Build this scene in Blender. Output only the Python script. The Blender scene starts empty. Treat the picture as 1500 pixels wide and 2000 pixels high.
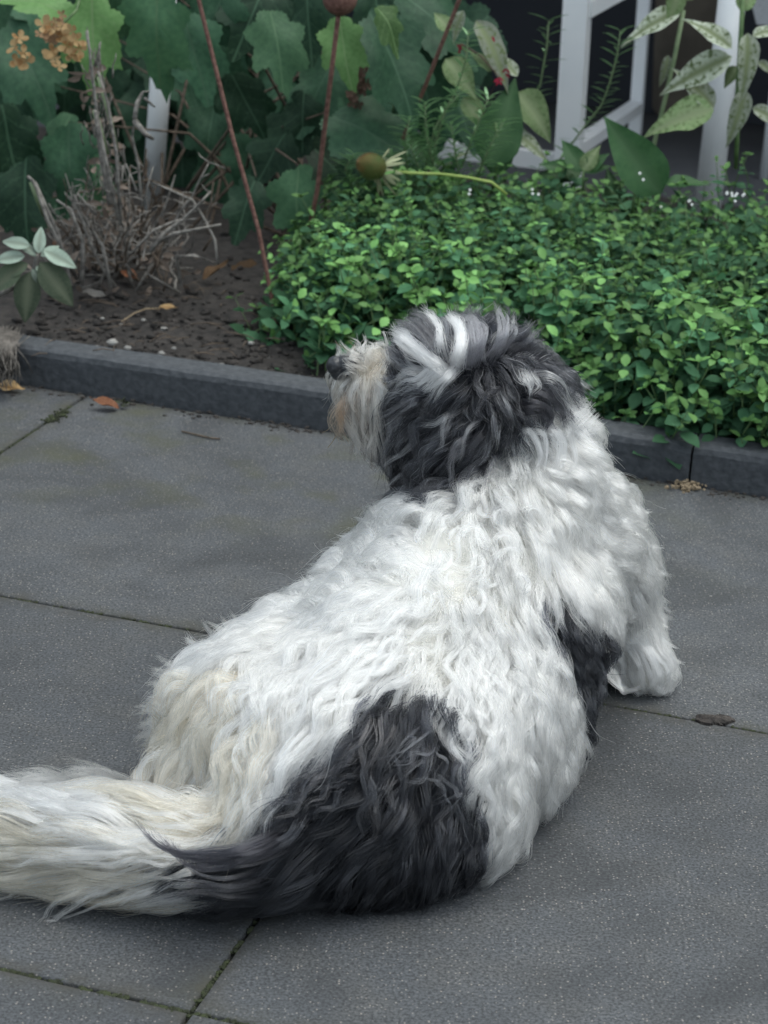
import bpy, bmesh, math, random
import numpy as np
from mathutils import Vector, Matrix, noise as mnoise
from mathutils.bvhtree import BVHTree
from mathutils.kdtree import KDTree

rng = np.random.default_rng(7)
random.seed(7)
scene = bpy.context.scene
COL = scene.collection

# ------------------------------------------------------------------ camera
CAM_H = 1.2
PITCH, ROLL, FPX = math.radians(20.87), math.radians(3.2), 4270.0
fw = np.array([0, math.cos(PITCH), -math.sin(PITCH)])
r0 = np.array([1.0, 0, 0])
u0 = np.array([0, math.sin(PITCH), math.cos(PITCH)])
RT = math.cos(ROLL) * r0 + math.sin(ROLL) * u0
UP = -math.sin(ROLL) * r0 + math.cos(ROLL) * u0
CP = np.array([0, 0, CAM_H])
cam = bpy.data.cameras.new('camera')
cam.sensor_fit = 'VERTICAL'
cam.sensor_height = 24.0
cam.lens = FPX / 2000 * 24.0
cam.clip_start, cam.clip_end = 0.05, 400
cam.dof.use_dof = True
cam.dof.focus_distance = 2.55
cam.dof.aperture_fstop = 6.3
camo = bpy.data.objects.new('camera', cam)
COL.objects.link(camo)
camo.matrix_world = Matrix(((RT[0], UP[0], -fw[0], 0), (RT[1], UP[1], -fw[1], 0),
                            (RT[2], UP[2], -fw[2], CAM_H), (0, 0, 0, 1)))
scene.camera = camo

# ------------------------------------------------------------------ sky, sun, exposure
SUN_EL, SUN_AZ = math.radians(74), math.radians(70)      # azimuth from +Y; high cloud-veiled sun to the right
world = bpy.data.worlds.new('World')
scene.world = world
world.use_nodes = True
nt = world.node_tree
sky = nt.nodes.new('ShaderNodeTexSky')
sky.sky_type = 'NISHITA'
sky.sun_disc = False
sky.sun_elevation = SUN_EL
sky.sun_rotation = SUN_AZ
sky.air_density, sky.dust_density, sky.ozone_density = 1.0, 3.5, 1.0
bg = nt.nodes['Background']
bg.inputs['Strength'].default_value = 0.15
hsv = nt.nodes.new('ShaderNodeHueSaturation')       # thin cloud: the blue is washed out
hsv.inputs['Saturation'].default_value = .42
nt.links.new(sky.outputs[0], hsv.inputs['Color'])
tint = nt.nodes.new('ShaderNodeMix'); tint.data_type = 'RGBA'; tint.blend_type = 'MULTIPLY'
tint.inputs[0].default_value = 1.0
tint.inputs[7].default_value = (.94, 1.0, .98, 1)
nt.links.new(hsv.outputs[0], tint.inputs[6])
nt.links.new(tint.outputs[2], bg.inputs[0])
sun = bpy.data.lights.new('sun', 'SUN')
sun.energy = 0.5
sun.angle = math.radians(80)
sun.color = (1, 0.98, 0.92)
suno = bpy.data.objects.new('sun', sun)
COL.objects.link(suno)
sd = Vector((math.sin(SUN_AZ) * math.cos(SUN_EL), math.cos(SUN_AZ) * math.cos(SUN_EL), math.sin(SUN_EL)))
suno.rotation_euler = sd.to_track_quat('Z', 'Y').to_euler()
vs = scene.view_settings
vs.view_transform = 'Standard'
vs.look = 'None'
vs.gamma = 1
vs.use_curve_mapping = False
vs.exposure = 1.0
scene.cycles_curves.shape = 'RIBBONS'
scene.cycles_curves.subdivisions = 2
scene.cycles.max_bounces = 14
scene.cycles.transmission_bounces = 10
scene.cycles.transparent_max_bounces = 8
scene.cycles.diffuse_bounces = 4
scene.cycles.glossy_bounces = 6
scene.cycles.use_denoising = True

# ------------------------------------------------------------------ where photo rays meet real planes
def ray(x, y):
    return fw + RT * (x - 750) / FPX - UP * (y - 1000) / FPX
def at(x, y, Y):                       # point on the ray at ground distance Y
    d = ray(x, y)
    return CP + d * Y / d[1]
def gp(x, y, z=0.0):                   # point on the ray at height z
    d = ray(x, y)
    return CP + d * (z - CAM_H) / d[2]
def project(p):
    q = np.asarray(p) - CP
    w = q @ fw
    return np.stack([750 + FPX * (q @ RT) / w, 1000 - FPX * (q @ UP) / w], -1)
AZ = math.radians(-16.2)
E1 = np.array([math.cos(AZ), math.sin(AZ), 0])
E2 = np.array([-math.sin(AZ), math.cos(AZ), 0])
EZ = np.array([0, 0, 1.0])
def uv(u, v, z=0.0):
    return E1 * u + E2 * v + EZ * z

# ------------------------------------------------------------------ helpers
def tag(o, label=None, cat=None, group=None, kind=None):
    if label: o['label'] = label
    if cat: o['category'] = cat
    if group: o['group'] = group
    if kind: o['kind'] = kind
    return o
def mesh_from(name, verts, faces, mat=None, smooth=True):
    me = bpy.data.meshes.new(name)
    me.from_pydata([tuple(map(float, v)) for v in verts], [], faces)
    if mat: me.materials.append(mat)
    if smooth: me.polygons.foreach_set('use_smooth', [True] * len(me.polygons))
    me.update()
    return me
def link(name, data, parent=None, loc=None):
    o = bpy.data.objects.new(name, data)
    COL.objects.link(o)
    if parent: o.parent = parent
    if loc is not None: o.location = tuple(map(float, loc))
    return o
class MB:
    """collects simple shapes into one mesh"""
    def __init__(s): s.v, s.f, s.m, s.t = [], [], [], []
    def add(s, verts, faces, mi=0):
        b = len(s.v)
        s.v += [tuple(map(float, p)) for p in verts]
        s.f += [tuple(b + i for i in f) for f in faces]
        s.m += [mi] * len(faces)
        s.t += [random.uniform(-.38, .38)] * len(verts)
    def tube(s, pts, rad, n=6, mi=0, cap=True):
        pts = [np.asarray(p, float) for p in pts]
        if not hasattr(rad, '__len__'): rad = [rad] * len(pts)
        vs_, fs_ = [], []
        ref = None
        for i, p in enumerate(pts):
            t = pts[min(i + 1, len(pts) - 1)] - pts[max(i - 1, 0)]
            t = t / (np.linalg.norm(t) + 1e-9)
            if ref is None: ref = np.array([0, 0, 1.0]) if abs(t[2]) < .9 else np.array([1.0, 0, 0])
            a = np.cross(t, ref); a /= np.linalg.norm(a) + 1e-9
            b = np.cross(t, a)
            ref = -b if False else ref
            for k in range(n):
                w = 2 * math.pi * k / n
                vs_.append(p + rad[i] * (math.cos(w) * a + math.sin(w) * b))
        for i in range(len(pts) - 1):
            for k in range(n):
                k2 = (k + 1) % n
                fs_.append((i * n + k, i * n + k2, (i + 1) * n + k2, (i + 1) * n + k))
        if cap:
            fs_.append(tuple(range(n))[::-1])
            fs_.append(tuple((len(pts) - 1) * n + k for k in range(n)))
        s.add(vs_, fs_, mi)
    def blob(s, c, r, n=6, m=4, mi=0, sq=(1, 1, 1), jit=0.0):
        vs_, fs_ = [], []
        c = np.asarray(c, float)
        vs_.append(c + np.array([0, 0, r * sq[2]]))
        for i in range(1, m):
            th = math.pi * i / m
            for k in range(n):
                ph = 2 * math.pi * k / n
                q = r * (1 + random.uniform(-jit, jit))
                vs_.append(c + q * np.array([sq[0] * math.sin(th) * math.cos(ph), sq[1] * math.sin(th) * math.sin(ph), sq[2] * math.cos(th)]))
        vs_.append(c - np.array([0, 0, r * sq[2]]))
        for k in range(n): fs_.append((0, 1 + k, 1 + (k + 1) % n))
        for i in range(m - 2):
            for k in range(n):
                a, b = 1 + i * n + k, 1 + i * n + (k + 1) % n
                fs_.append((a, a + n, b + n, b))
        L = len(vs_) - 1
        for k in range(n): fs_.append((L, L - n + (k + 1) % n, L - n + k))
        s.add(vs_, fs_, mi)
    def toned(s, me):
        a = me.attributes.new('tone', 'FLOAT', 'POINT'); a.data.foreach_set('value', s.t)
    def build(s, name, mats, parent=None, smooth=True, loc=None):
        if not isinstance(mats, (list, tuple)): mats = [mats]
        v = s.v if loc is None else [tuple(np.array(p) - np.asarray(loc)) for p in s.v]
        me = mesh_from(name, v, s.f, None, smooth)
        for m in mats: me.materials.append(m)
        if len(mats) > 1: me.polygons.foreach_set('material_index', s.m)
        return link(name, me, parent, loc)
def empty(name, loc):
    return link(name, None, None, loc)

# ------------------------------------------------------------------ materials
def new_mat(name):
    m = bpy.data.materials.new(name)
    m.use_nodes = True
    t = m.node_tree
    return m, t, t.nodes['Principled BSDF']
def N(t, kind, **kw):
    n = t.nodes.new(kind)
    for k, v in kw.items():
        if k in n.inputs.keys() if hasattr(n.inputs, 'keys') else False:
            n.inputs[k].default_value = v
        else:
            setattr(n, k, v)
    return n
def noise_fac(t, scale, lo, hi, detail=3, coord='Object', dist=0.0):
    tc = t.nodes.new('ShaderNodeTexCoord')
    nz = t.nodes.new('ShaderNodeTexNoise')
    nz.inputs['Scale'].default_value = scale
    nz.inputs['Detail'].default_value = detail
    nz.inputs['Distortion'].default_value = dist
    t.links.new(tc.outputs[coord], nz.inputs['Vector'])
    mr = t.nodes.new('ShaderNodeMapRange')
    mr.inputs['From Min'].default_value = lo
    mr.inputs['From Max'].default_value = hi
    t.links.new(nz.outputs['Fac'], mr.inputs['Value'])
    return mr.outputs[0]
def mix(t, fac, a, b, mode='MIX'):
    n = t.nodes.new('ShaderNodeMix')
    n.data_type = 'RGBA'
    n.blend_type = mode
    for i, val in ((0, fac), (6, a), (7, b)):
        if hasattr(val, 'links'): t.links.new(val, n.inputs[i])
        elif isinstance(val, (int, float)): n.inputs[i].default_value = val
        else: n.inputs[i].default_value = (*val, 1)
    return n.outputs[2]
def bump(t, b, height, strength, dist=0.002):
    n = t.nodes.new('ShaderNodeBump')
    n.inputs['Strength'].default_value = strength
    n.inputs['Distance'].default_value = dist
    t.links.new(height, n.inputs['Height'])
    t.links.new(n.outputs[0], b.inputs['Normal'])
def simple(name, c1, c2, scale=30, rough=.6, bmp=0.0, lo=.35, hi=.65, detail=4, coord='Object'):
    m, t, b = new_mat(name)
    f = noise_fac(t, scale, lo, hi, detail, coord)
    t.links.new(mix(t, f, c1, c2), b.inputs['Base Color'])
    b.inputs['Roughness'].default_value = rough
    if bmp: bump(t, b, f, bmp)
    return m

def slab_material():
    m, t, b = new_mat('washed_concrete')
    big = noise_fac(t, 2.2, .3, .7, 5, 'Object')
    base = mix(t, big, (.072, .079, .088), (.112, .119, .127))
    mid = noise_fac(t, 14, .42, .72, 6)
    base = mix(t, mid, base, (.098, .100, .100))
    stain = noise_fac(t, 5.0, .42, .66, 9, 'Object', 1.0)
    base = mix(t, stain, base, (.052, .056, .060))
    fine = noise_fac(t, 310, .36, .64, 4, 'Object', .4)
    base = mix(t, fine, mix(t, .85, base, (.018, .020, .023)), base)
    tc = t.nodes.new('ShaderNodeTexCoord')
    vo = t.nodes.new('ShaderNodeTexVoronoi')
    vo.inputs['Scale'].default_value = 260
    t.links.new(tc.outputs['Object'], vo.inputs['Vector'])
    sp = t.nodes.new('ShaderNodeMapRange')
    sp.inputs['From Min'].default_value = .34
    sp.inputs['From Max'].default_value = .12
    t.links.new(vo.outputs['Distance'], sp.inputs['Value'])
    sel = t.nodes.new('ShaderNodeSeparateColor')
    t.links.new(vo.outputs['Color'], sel.inputs[0])
    gt = t.nodes.new('ShaderNodeMath'); gt.operation = 'GREATER_THAN'; gt.inputs[1].default_value = .72
    t.links.new(sel.outputs[0], gt.inputs[0])
    mu = t.nodes.new('ShaderNodeMath'); mu.operation = 'MULTIPLY'
    t.links.new(sp.outputs[0], mu.inputs[0]); t.links.new(gt.outputs[0], mu.inputs[1])
    grit = mix(t, sel.outputs[1], (.17, .17, .17), (.30, .27, .24))
    base = mix(t, mu.outputs[0], base, grit)
    # moss and dirt along the slab edges (distance stored on the mesh)
    at_ = t.nodes.new('ShaderNodeAttribute'); at_.attribute_name = 'edge'
    ns = noise_fac(t, 26, .38, .66, 5)
    mm = t.nodes.new('ShaderNodeMath'); mm.operation = 'MULTIPLY'
    t.links.new(at_.outputs['Fac'], mm.inputs[0]); t.links.new(ns, mm.inputs[1])
    base = mix(t, mm.outputs[0], base, (.045, .043, .036))
    at2 = t.nodes.new('ShaderNodeAttribute'); at2.attribute_name = 'moss'
    ns2 = noise_fac(t, 8, .50, .72, 7)
    m2 = t.nodes.new('ShaderNodeMath'); m2.operation = 'MULTIPLY'
    t.links.new(at2.outputs['Fac'], m2.inputs[0]); t.links.new(ns2, m2.inputs[1])
    base = mix(t, m2.outputs[0], base, (.05, .052, .026))
    oi = t.nodes.new('ShaderNodeObjectInfo')
    tr_ = t.nodes.new('ShaderNodeMapRange'); tr_.inputs['To Min'].default_value = .86; tr_.inputs['To Max'].default_value = 1.1
    t.links.new(oi.outputs['Random'], tr_.inputs['Value'])
    hs = t.nodes.new('ShaderNodeHueSaturation')
    t.links.new(tr_.outputs[0], hs.inputs['Value']); t.links.new(base, hs.inputs['Color'])
    base = hs.outputs[0]
    t.links.new(base, b.inputs['Base Color'])
    b.inputs['Roughness'].default_value = .85
    bump(t, b, fine, .25, .001)
    return m
M_slab = slab_material()
M_joint = simple('mossy_joint_dirt', (.012, .011, .009), (.035, .04, .018), 22, .95, .6)
M_kerb = simple('dark_kerb_concrete', (.032, .037, .043), (.064, .070, .078), 90, .8, .5, .3, .7, 8)
M_soil = simple('dark_garden_soil', (.008, .007, .0065), (.042, .036, .032), 60, .95, 1.0, .3, .75, 10)
M_crumb = simple('soil_crumb', (.014, .012, .011), (.055, .047, .042), 60, .95)
M_pebble = simple('pale_pebble', (.17, .165, .155), (.33, .32, .30), 40, .8)
M_floor = simple('terrace_floor_grey', (.055, .058, .064), (.08, .082, .088), 3, .8)
M_wall = simple('dark_facade', (.006, .008, .013), (.010, .012, .017), 2, .8)
M_white = simple('white_paint', (.78, .80, .81), (.83, .84, .84), 8, .4)
M_white2 = simple('white_plastic', (.70, .72, .73), (.78, .79, .79), 12, .55)
M_brown = simple('brown_planter', (.07, .058, .045), (.13, .11, .085), 6, .9, .5)
M_meshc = simple('grey_mesh_fabric', (.20, .21, .22), (.36, .37, .38), 320, .7)
M_rust = simple('rusty_steel', (.085, .035, .026), (.17, .085, .066), 120, .8, .5)
M_twig = simple('grey_dry_twig', (.10, .092, .083), (.25, .235, .212), 90, .9, .4)
M_twigb = simple('brown_dry_twig', (.05, .036, .026), (.12, .09, .066), 90, .9, .4)
M_stemg = simple('green_stem', (.05, .10, .03), (.10, .17, .06), 60, .6)
M_stemp = simple('pale_stem', (.14, .2, .10), (.2, .26, .14), 60, .6)

def leaf_material(name, c1, c2, vein=None, rough=.5, transl=.25, spots=None, half=.0, tcol=None, scale=18, pinnate=False):
    m, t, b = new_mat(name)
    f = noise_fac(t, scale, .3, .7, 4)
    oi = t.nodes.new('ShaderNodeObjectInfo')
    base = mix(t, f, c1, c2)
    hs = t.nodes.new('ShaderNodeHueSaturation')
    mr = t.nodes.new('ShaderNodeMapRange')
    mr.inputs['To Min'].default_value = .55
    mr.inputs['To Max'].default_value = 1.5
    t.links.new(oi.outputs['Random'], mr.inputs['Value'])
    t.links.new(mr.outputs[0], hs.inputs['Value'])
    t.links.new(base, hs.inputs['Color'])
    base = hs.outputs[0]
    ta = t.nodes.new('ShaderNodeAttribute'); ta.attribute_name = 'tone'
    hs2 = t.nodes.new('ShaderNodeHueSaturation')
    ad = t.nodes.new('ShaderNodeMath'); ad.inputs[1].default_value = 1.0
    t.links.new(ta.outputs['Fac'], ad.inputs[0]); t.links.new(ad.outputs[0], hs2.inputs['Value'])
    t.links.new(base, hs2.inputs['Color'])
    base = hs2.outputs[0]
    if spots:
        f2 = noise_fac(t, spots[1], .52, .62, 6)
        base = mix(t, f2, base, spots[0])
    if vein and pinnate:
        tc = t.nodes.new('ShaderNodeTexCoord'); sx = t.nodes.new('ShaderNodeSeparateXYZ')
        t.links.new(tc.outputs['Object'], sx.inputs[0])
        def M(op, a, b_=None):
            n = t.nodes.new('ShaderNodeMath'); n.operation = op
            for i, v in enumerate((a, b_)):
                if v is None: continue
                if hasattr(v, 'links'): t.links.new(v, n.inputs[i])
                else: n.inputs[i].default_value = v
            return n.outputs[0]
        ax = M('ABSOLUTE', sx.outputs['X'])
        wob = M('MULTIPLY', M('SUBTRACT', f, .5), .05)
        dg_ = M('ADD', M('SUBTRACT', sx.outputs['Y'], M('MULTIPLY', ax, .85)), wob)
        lat = M('ABSOLUTE', M('SUBTRACT', M('FRACT', M('MULTIPLY', dg_, 5.5)), .5))
        lat = M('MULTIPLY', M('GREATER_THAN', lat, .465), .55)
        mid = M('LESS_THAN', ax, .011)
        base = mix(t, M('MAXIMUM', lat, mid), base, vein)
    elif vein:
        at_ = t.nodes.new('ShaderNodeAttribute'); at_.attribute_name = 'vein'
        base = mix(t, at_.outputs['Fac'], base, vein)
    t.links.new(base, b.inputs['Base Color'])
    b.inputs['Roughness'].default_value = rough
    b.inputs['Specular IOR Level'].default_value = .2
    bump(t, b, noise_fac(t, scale * 5, .3, .7, 3), .25, .001)
    tr = t.nodes.new('ShaderNodeBsdfTranslucent')
    t.links.new(base, tr.inputs['Color'])
    ms = t.nodes.new('ShaderNodeMixShader')
    ms.inputs[0].default_value = transl
    t.links.new(b.outputs[0], ms.inputs[1]); t.links.new(tr.outputs[0], ms.inputs[2])
    t.links.new(ms.outputs[0], t.nodes['Material Output'].inputs['Surface'])
    return m
M_hyd = leaf_material('hydrangea_leaf', (.021, .060, .034), (.040, .096, .052), (.055, .115, .068), .5, pinnate=True)
M_hydl = leaf_material('hydrangea_leaf_light', (.075, .16, .05), (.11, .21, .075), (.16, .26, .11), .5, pinnate=True)
M_hydm = leaf_material('hydrangea_leaf_mid', (.035, .090, .045), (.055, .125, .06), (.075, .15, .075), .5, pinnate=True)
M_ore = leaf_material('oregano_leaf', (.062, .170, .082), (.108, .245, .130), (.11, .25, .11), .75, .4)
M_orel = leaf_material('oregano_young_leaf', (.10, .235, .07), (.15, .29, .09), None, .5, .3)
M_sage = leaf_material('sage_leaf', (.21, .275, .22), (.30, .36, .30), (.26, .31, .25), .8, .2)
M_sagev = leaf_material('sage_old_leaf', (.06, .085, .055), (.10, .125, .08), (.13, .15, .1), .8, .2)
M_pale = leaf_material('mildewed_leaf', (.33, .38, .28), (.48, .51, .43), (.2, .24, .13), .8, .25, ((.12, .16, .07), 13))
M_paleg = leaf_material('pale_green_leaf', (.15, .24, .10), (.24, .31, .16), (.25, .31, .17), .7, .3, ((.10, .15, .06), 15))
M_dark = leaf_material('dark_broad_leaf', (.020, .062, .022), (.034, .085, .03), (.05, .11, .045), .45, .2)
M_dryl = leaf_material('dry_leaf', (.13, .075, .04), (.26, .17, .10), (.1, .06, .03), .8, .2)
M_orangel = leaf_material('orange_fallen_leaf', (.20, .07, .035), (.32, .15, .08), None, .7, .2)
M_tan = leaf_material('tan_floret', (.42, .27, .12), (.58, .42, .22), (.3, .17, .07), .7, .3, ((.28, .15, .06), 50))
M_pink = leaf_material('faded_pink_floret', (.16, .10, .075), (.28, .18, .14), None, .8, .3)
M_rose = leaf_material('rosemary_leaf', (.14, .25, .12), (.20, .32, .18), None, .6, .15)
M_red = leaf_material('red_flower', (.16, .008, .02), (.30, .02, .045), None, .6, .2)
M_whitef = simple('white_floret', (.7, .72, .68), (.8, .8, .78), 50, .7)
M_cone = simple('coneflower_cone', (.05, .08, .012), (.09, .075, .015), 28, .8, .6)
M_petal = leaf_material('withered_petal', (.26, .29, .16), (.42, .43, .28), None, .7, .3)
M_moss = simple('moss_green', (.016, .019, .009), (.034, .043, .016), 90, .95)
M_grassy = simple('dry_grass', (.06, .053, .046), (.15, .135, .12), 60, .9)
M_tuft = simple('tan_moss_tuft', (.16, .12, .075), (.3, .23, .15), 60, .95)

# ------------------------------------------------------------------ the ground, pavement, kerb
gm = MB(); gm.add([(-150, -150, -.16), (150, -150, -.16), (150, 150, -.16), (-150, 150, -.16)], [(0, 1, 2, 3)])
tag(gm.build('ground', M_soil), kind='structure')
U0, DU = -.648, .877
VROW = [-3.44, -2.59, -1.74, -.89, -.03, .82, 1.665, 2.491, 3.348]
pave = MB()
c = [uv(U0 - 5 * DU, VROW[0], -.007), uv(U0 + 6 * DU, VROW[0], -.007), uv(U0 + 6 * DU, 3.40, -.007), uv(U0 - 5 * DU, 3.40, -.007)]
n_ = 40
pv, pf = [], []
for j in range(n_ + 1):
    for i in range(n_ + 1):
        a, b_ = i / n_, j / n_
        p = c[0] * (1 - a) * (1 - b_) + c[1] * a * (1 - b_) + c[2] * a * b_ + c[3] * (1 - a) * b_
        pv.append(p + EZ * random.uniform(-.004, .003))
for j in range(n_):
    for i in range(n_):
        k = j * (n_ + 1) + i
        pf.append((k, k + 1, k + n_ + 2, k + n_ + 1))
pave.add(pv, pf)
pavement = tag(pave.build('pavement', M_joint), kind='structure')
def slab(u0_, u1_, v0_, v1_, nu=26):
    g = .0022
    u0_, v0_ = u0_ + g, v0_ + g
    u1_, v1_ = u1_ - g, v1_ - g
    nv = nu
    def spaced(a, b_, n):
        s = np.linspace(a + .03, b_ - .03, n - 3)
        return np.concatenate([[a, a + .0018], [a + .012], s, [b_ - .012], [b_ - .0018, b_]])
    us, vs_ = spaced(u0_, u1_, nu), spaced(v0_, v1_, nv)
    cx, cy = (u0_ + u1_) / 2, (v0_ + v1_) / 2
    org = uv(cx, cy, 0)
    V, Fc, edge, moss = [], [], [], []
    tilt = random.uniform(-.0016, .0016), random.uniform(-.0016, .0016)
    for j, v in enumerate(vs_):
        for i, u in enumerate(us):
            z = (u - cx) * tilt[0] + (v - cy) * tilt[1]
            d = min(u - u0_, u1_ - u, v - v0_, v1_ - v)
            uu, vv = u, v
            if d < .001:
                z -= .002
                q = mnoise.noise(Vector((u * 30, v * 30, 3.1))) * .0016
                if u - u0_ < .001: uu += abs(q)
                if u1_ - u < .001: uu -= abs(q)
                if v - v0_ < .001: vv += abs(q)
                if v1_ - v < .001: vv -= abs(q)
            z += .0006 * mnoise.noise(Vector((u * 6, v * 6, 0)))
            V.append(uv(uu, vv, z) - org)
            edge.append(float(np.clip(1 - d / .03, 0, 1)))
            near_left = np.clip((-.25 - u) / .5, 0, 1) * np.clip((v - 2.75) / .25, 0, 1)
            moss.append(float(np.clip(max(.8 * near_left, .8 * np.clip(1 - (3.35 - v) / .10, 0, 1), .35 * np.clip(1 - d / .05, 0, 1)), 0, 1)))
    nu_, nv_ = len(us), len(vs_)
    for j in range(nv_ - 1):
        for i in range(nu_ - 1):
            k = j * nu_ + i
            Fc.append((k, k + 1, k + nu_ + 1, k + nu_))
    b0 = len(V)
    ring = [i for i in range(nu_)] + [j * nu_ + nu_ - 1 for j in range(1, nv_)] + [(nv_ - 1) * nu_ + i for i in range(nu_ - 2, -1, -1)] + [j * nu_ for j in range(nv_ - 2, 0, -1)]
    for i in ring: V.append(V[i] - EZ * .045)
    for k in range(len(ring)):
        k2 = (k + 1) % len(ring)
        Fc.append((ring[k2], ring[k], b0 + k, b0 + k2))
    me = mesh_from('paving_slab', V, Fc, M_slab)
    n0 = len(ring)
    for nm, arr in (('edge', edge + [1.0] * n0), ('moss', moss + [0.0] * n0)):
        a = me.attributes.new(nm, 'FLOAT', 'POINT')
        a.data.foreach_set('value', arr)
    o = link('paving_slab', me, pavement, org)
    return o
for r_ in range(len(VROW) - 1):
    for k in range(-4, 5):
        near = r_ >= 4 and -2 <= k <= 2
        slab(U0 + k * DU, U0 + (k + 1) * DU, VROW[r_], VROW[r_ + 1], 60 if near else 8)

KV = 3.355
kerb = tag(empty('kerb', uv(0, KV, 0)), kind='structure')
def kerb_block(u0_, u1_, turn=0.0, dv=0.0):
    L = u1_ - u0_ - .004
    prof = [(-.0005, -.09), (0, .055), (.0035, .064), (.011, .069), (.060, .070), (.066, .062), (.066, -.09)]
    n = 40
    V, Fc = [], []
    for i in range(n + 1):
        for j, (pv_, pz) in enumerate(prof):
            q = .0012 * mnoise.noise(Vector((i * .9 + u0_ * 13, j * 2.0, 1.7)))
            e = .004 if i in (0, n) and j in (1, 2, 3) else 0
            V.append(E1 * (i / n * L) + E2 * (pv_ + q + dv + e * .5 + math.tan(turn) * (i / n * L)) + EZ * (pz + q * .8 - e))
    k = len(prof)
    for i in range(n):
        for j in range(k - 1):
            a = i * k + j
            Fc.append((a, a + k, a + k + 1, a + 1))
    Fc.append(tuple(range(k))); Fc.append(tuple(n * k + j for j in range(k))[::-1])
    me = mesh_from('kerb_block', V, Fc, M_kerb, False)
    link('kerb_block', me, kerb, E1 * u0_)
UJ = float(gp(1348, 945) @ E1)
kerb_block(UJ - 2.44, UJ - 1.22); kerb_block(UJ - 1.22, UJ); kerb_block(UJ, UJ + 1.02, -.05); kerb_block(UJ + 1.02, UJ + 2.0, -.05, -.05); kerb_block(UJ - 4.88, UJ - 3.66)
kerb_block(UJ - 3.66, UJ - 2.44)

# bed of soil
def soil_h(u, v):
    t_ = v - KV - .06
    h = .050 + .03 * min(1, max(0, t_) / .5) + .012 * mnoise.noise(Vector((u * 6, v * 6, 0))) + .006 * mnoise.noise(Vector((u * 21, v * 21, 5)))
    return h + .007 * mnoise.noise(Vector((u * 34, v * 34, 2))) + .004 * mnoise.noise(Vector((u * 60, v * 60, 9)))
V, Fc = [], []
us = np.concatenate([np.linspace(-6, -1.7, 40)[:-1], np.linspace(-1.7, .3, 170)[:-1], np.linspace(.3, 5, 70)])
vs_ = np.concatenate([np.linspace(KV + .060, KV + .9, 90)[:-1], np.linspace(KV + .9, KV + 1.75, 18)])
for v in vs_:
    for u in us: V.append(uv(u, v, soil_h(u, v)))
k = len(us)
for j in range(len(vs_) - 1):
    for i in range(k - 1):
        a = j * k + i
        Fc.append((a, a + 1, a + k + 1, a + k))
soil = tag(link('soil', mesh_from('soil', V, Fc, M_soil)), kind='structure')
# crumbs of soil and small stones
cr = MB()
for i in range(2200):
    u = random.uniform(-1.75, .0); v = KV + .07 + abs(random.gauss(0, .28))
    if v > KV + 1: continue
    r = random.choice([.0012, .0015, .002, .002, .003, .003, .004, .006])
    cr.blob(uv(u, v, soil_h(u, v) + r * .45), r, 6, 4, 0, (1.1, 1, .8), .35)
tag(cr.build('soil_crumbs', M_crumb, soil, False), kind='stuff')
cr = MB(); cl = MB()
for i in range(170):                                   # larger clods
    u = random.uniform(-1.75, -1.0); v = KV + .08 + abs(random.gauss(0, .3))
    r = random.uniform(.004, .010)
    if v < KV + .9: cl.blob(uv(u, v, soil_h(u, v) + r * .1), r, 7, 5, 0, (1.3, 1, .6), .4)
tag(cl.build('soil_clods', M_soil, soil), kind='stuff')
for i in range(60):
    u = random.uniform(-1.6, -.2); v = KV + .07 + random.random() ** 2 * .5
    r = random.choice([.002, .003, .003, .004, .006])
    cr.blob(uv(u, v, soil_h(u, v) + r * .5), r, 5, 3, 0, (1.2, 1, .6), .25)
for (x, y, r) in [(315, 690, .006), (220, 668, .009), (250, 680, .006), (280, 625, .004), (200, 622, .004), (340, 680, .004)]:
    p = gp(x, y, .065); cr.blob(p, r, 6, 4, 0, (1.2, 1, .7), .2)
tag(cr.build('pebbles', M_pebble, soil, False), kind='stuff')
# grit and dirt lying in the corner between kerb and slabs
cr = MB()
for i in range(900):
    u = random.uniform(-1.7, 1.3); v = KV - abs(random.gauss(0, .022)) - .002
    r = random.choice([.0012, .0016, .002, .003, .004])
    cr.blob(uv(u, v, r * .3), r, 5, 3, 0, (1.3, 1, .6), .35)
for i in range(160):
    q = gp(1395 + random.gauss(0, 14), 1409 + random.gauss(0, 3.5)); r = random.uniform(.002, .006)
    cr.blob(q + EZ * r * .3, r, 5, 3, 0, (1.3, 1, .8), .35)
tag(cr.build('dirt_grit', M_crumb, pavement, False), kind='stuff')
cr = MB()
for i in range(130):
    q = gp(random.uniform(-50, 1550), random.uniform(800, 2000)); r = random.choice([.0008, .001, .0012, .0016])
    cr.blob(q + EZ * r * .4, r, 5, 3, 0, (1.2, 1, .7), .25)
tag(cr.build('scattered_grit', M_pebble, pavement, False), kind='stuff')
# moss in the joints
cr = MB()
def moss_run(a, b_, n, w, r=(.0012, .003), zz=-.004):
    a, b_ = np.array(a), np.array(b_)
    for i in range(n):
        s = random.random()
        if mnoise.noise(Vector((s * 9 + a[0], a[1], 0))) < -.1: continue
        p = a + (b_ - a) * s
        q = gp(*p) + E1 * random.gauss(0, w) + E2 * random.gauss(0, w)
        rr = random.uniform(*r)
        cr.blob(q + EZ * (zz + rr * .6), rr, 5, 3, 0, (1, 1, 1), .3)
moss_run((140, 792), (-10, 892), 420, .0025)
moss_run((125, 805), (95, 825), 200, .006, (.001, .003), 0)
moss_run((-10, 1888), (365, 1976), 520, .0022)
moss_run((500, 1797), (372, 1972), 260, .0018)
moss_run((365, 1976), (600, 2020), 160, .002)
moss_run((-20, 1160), (370, 1228), 160, .0016)
moss_run((1180, 1374), (1500, 1431), 120, .0014)
tag(cr.build('joint_moss', M_moss, pavement, False), kind='stuff')

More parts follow.
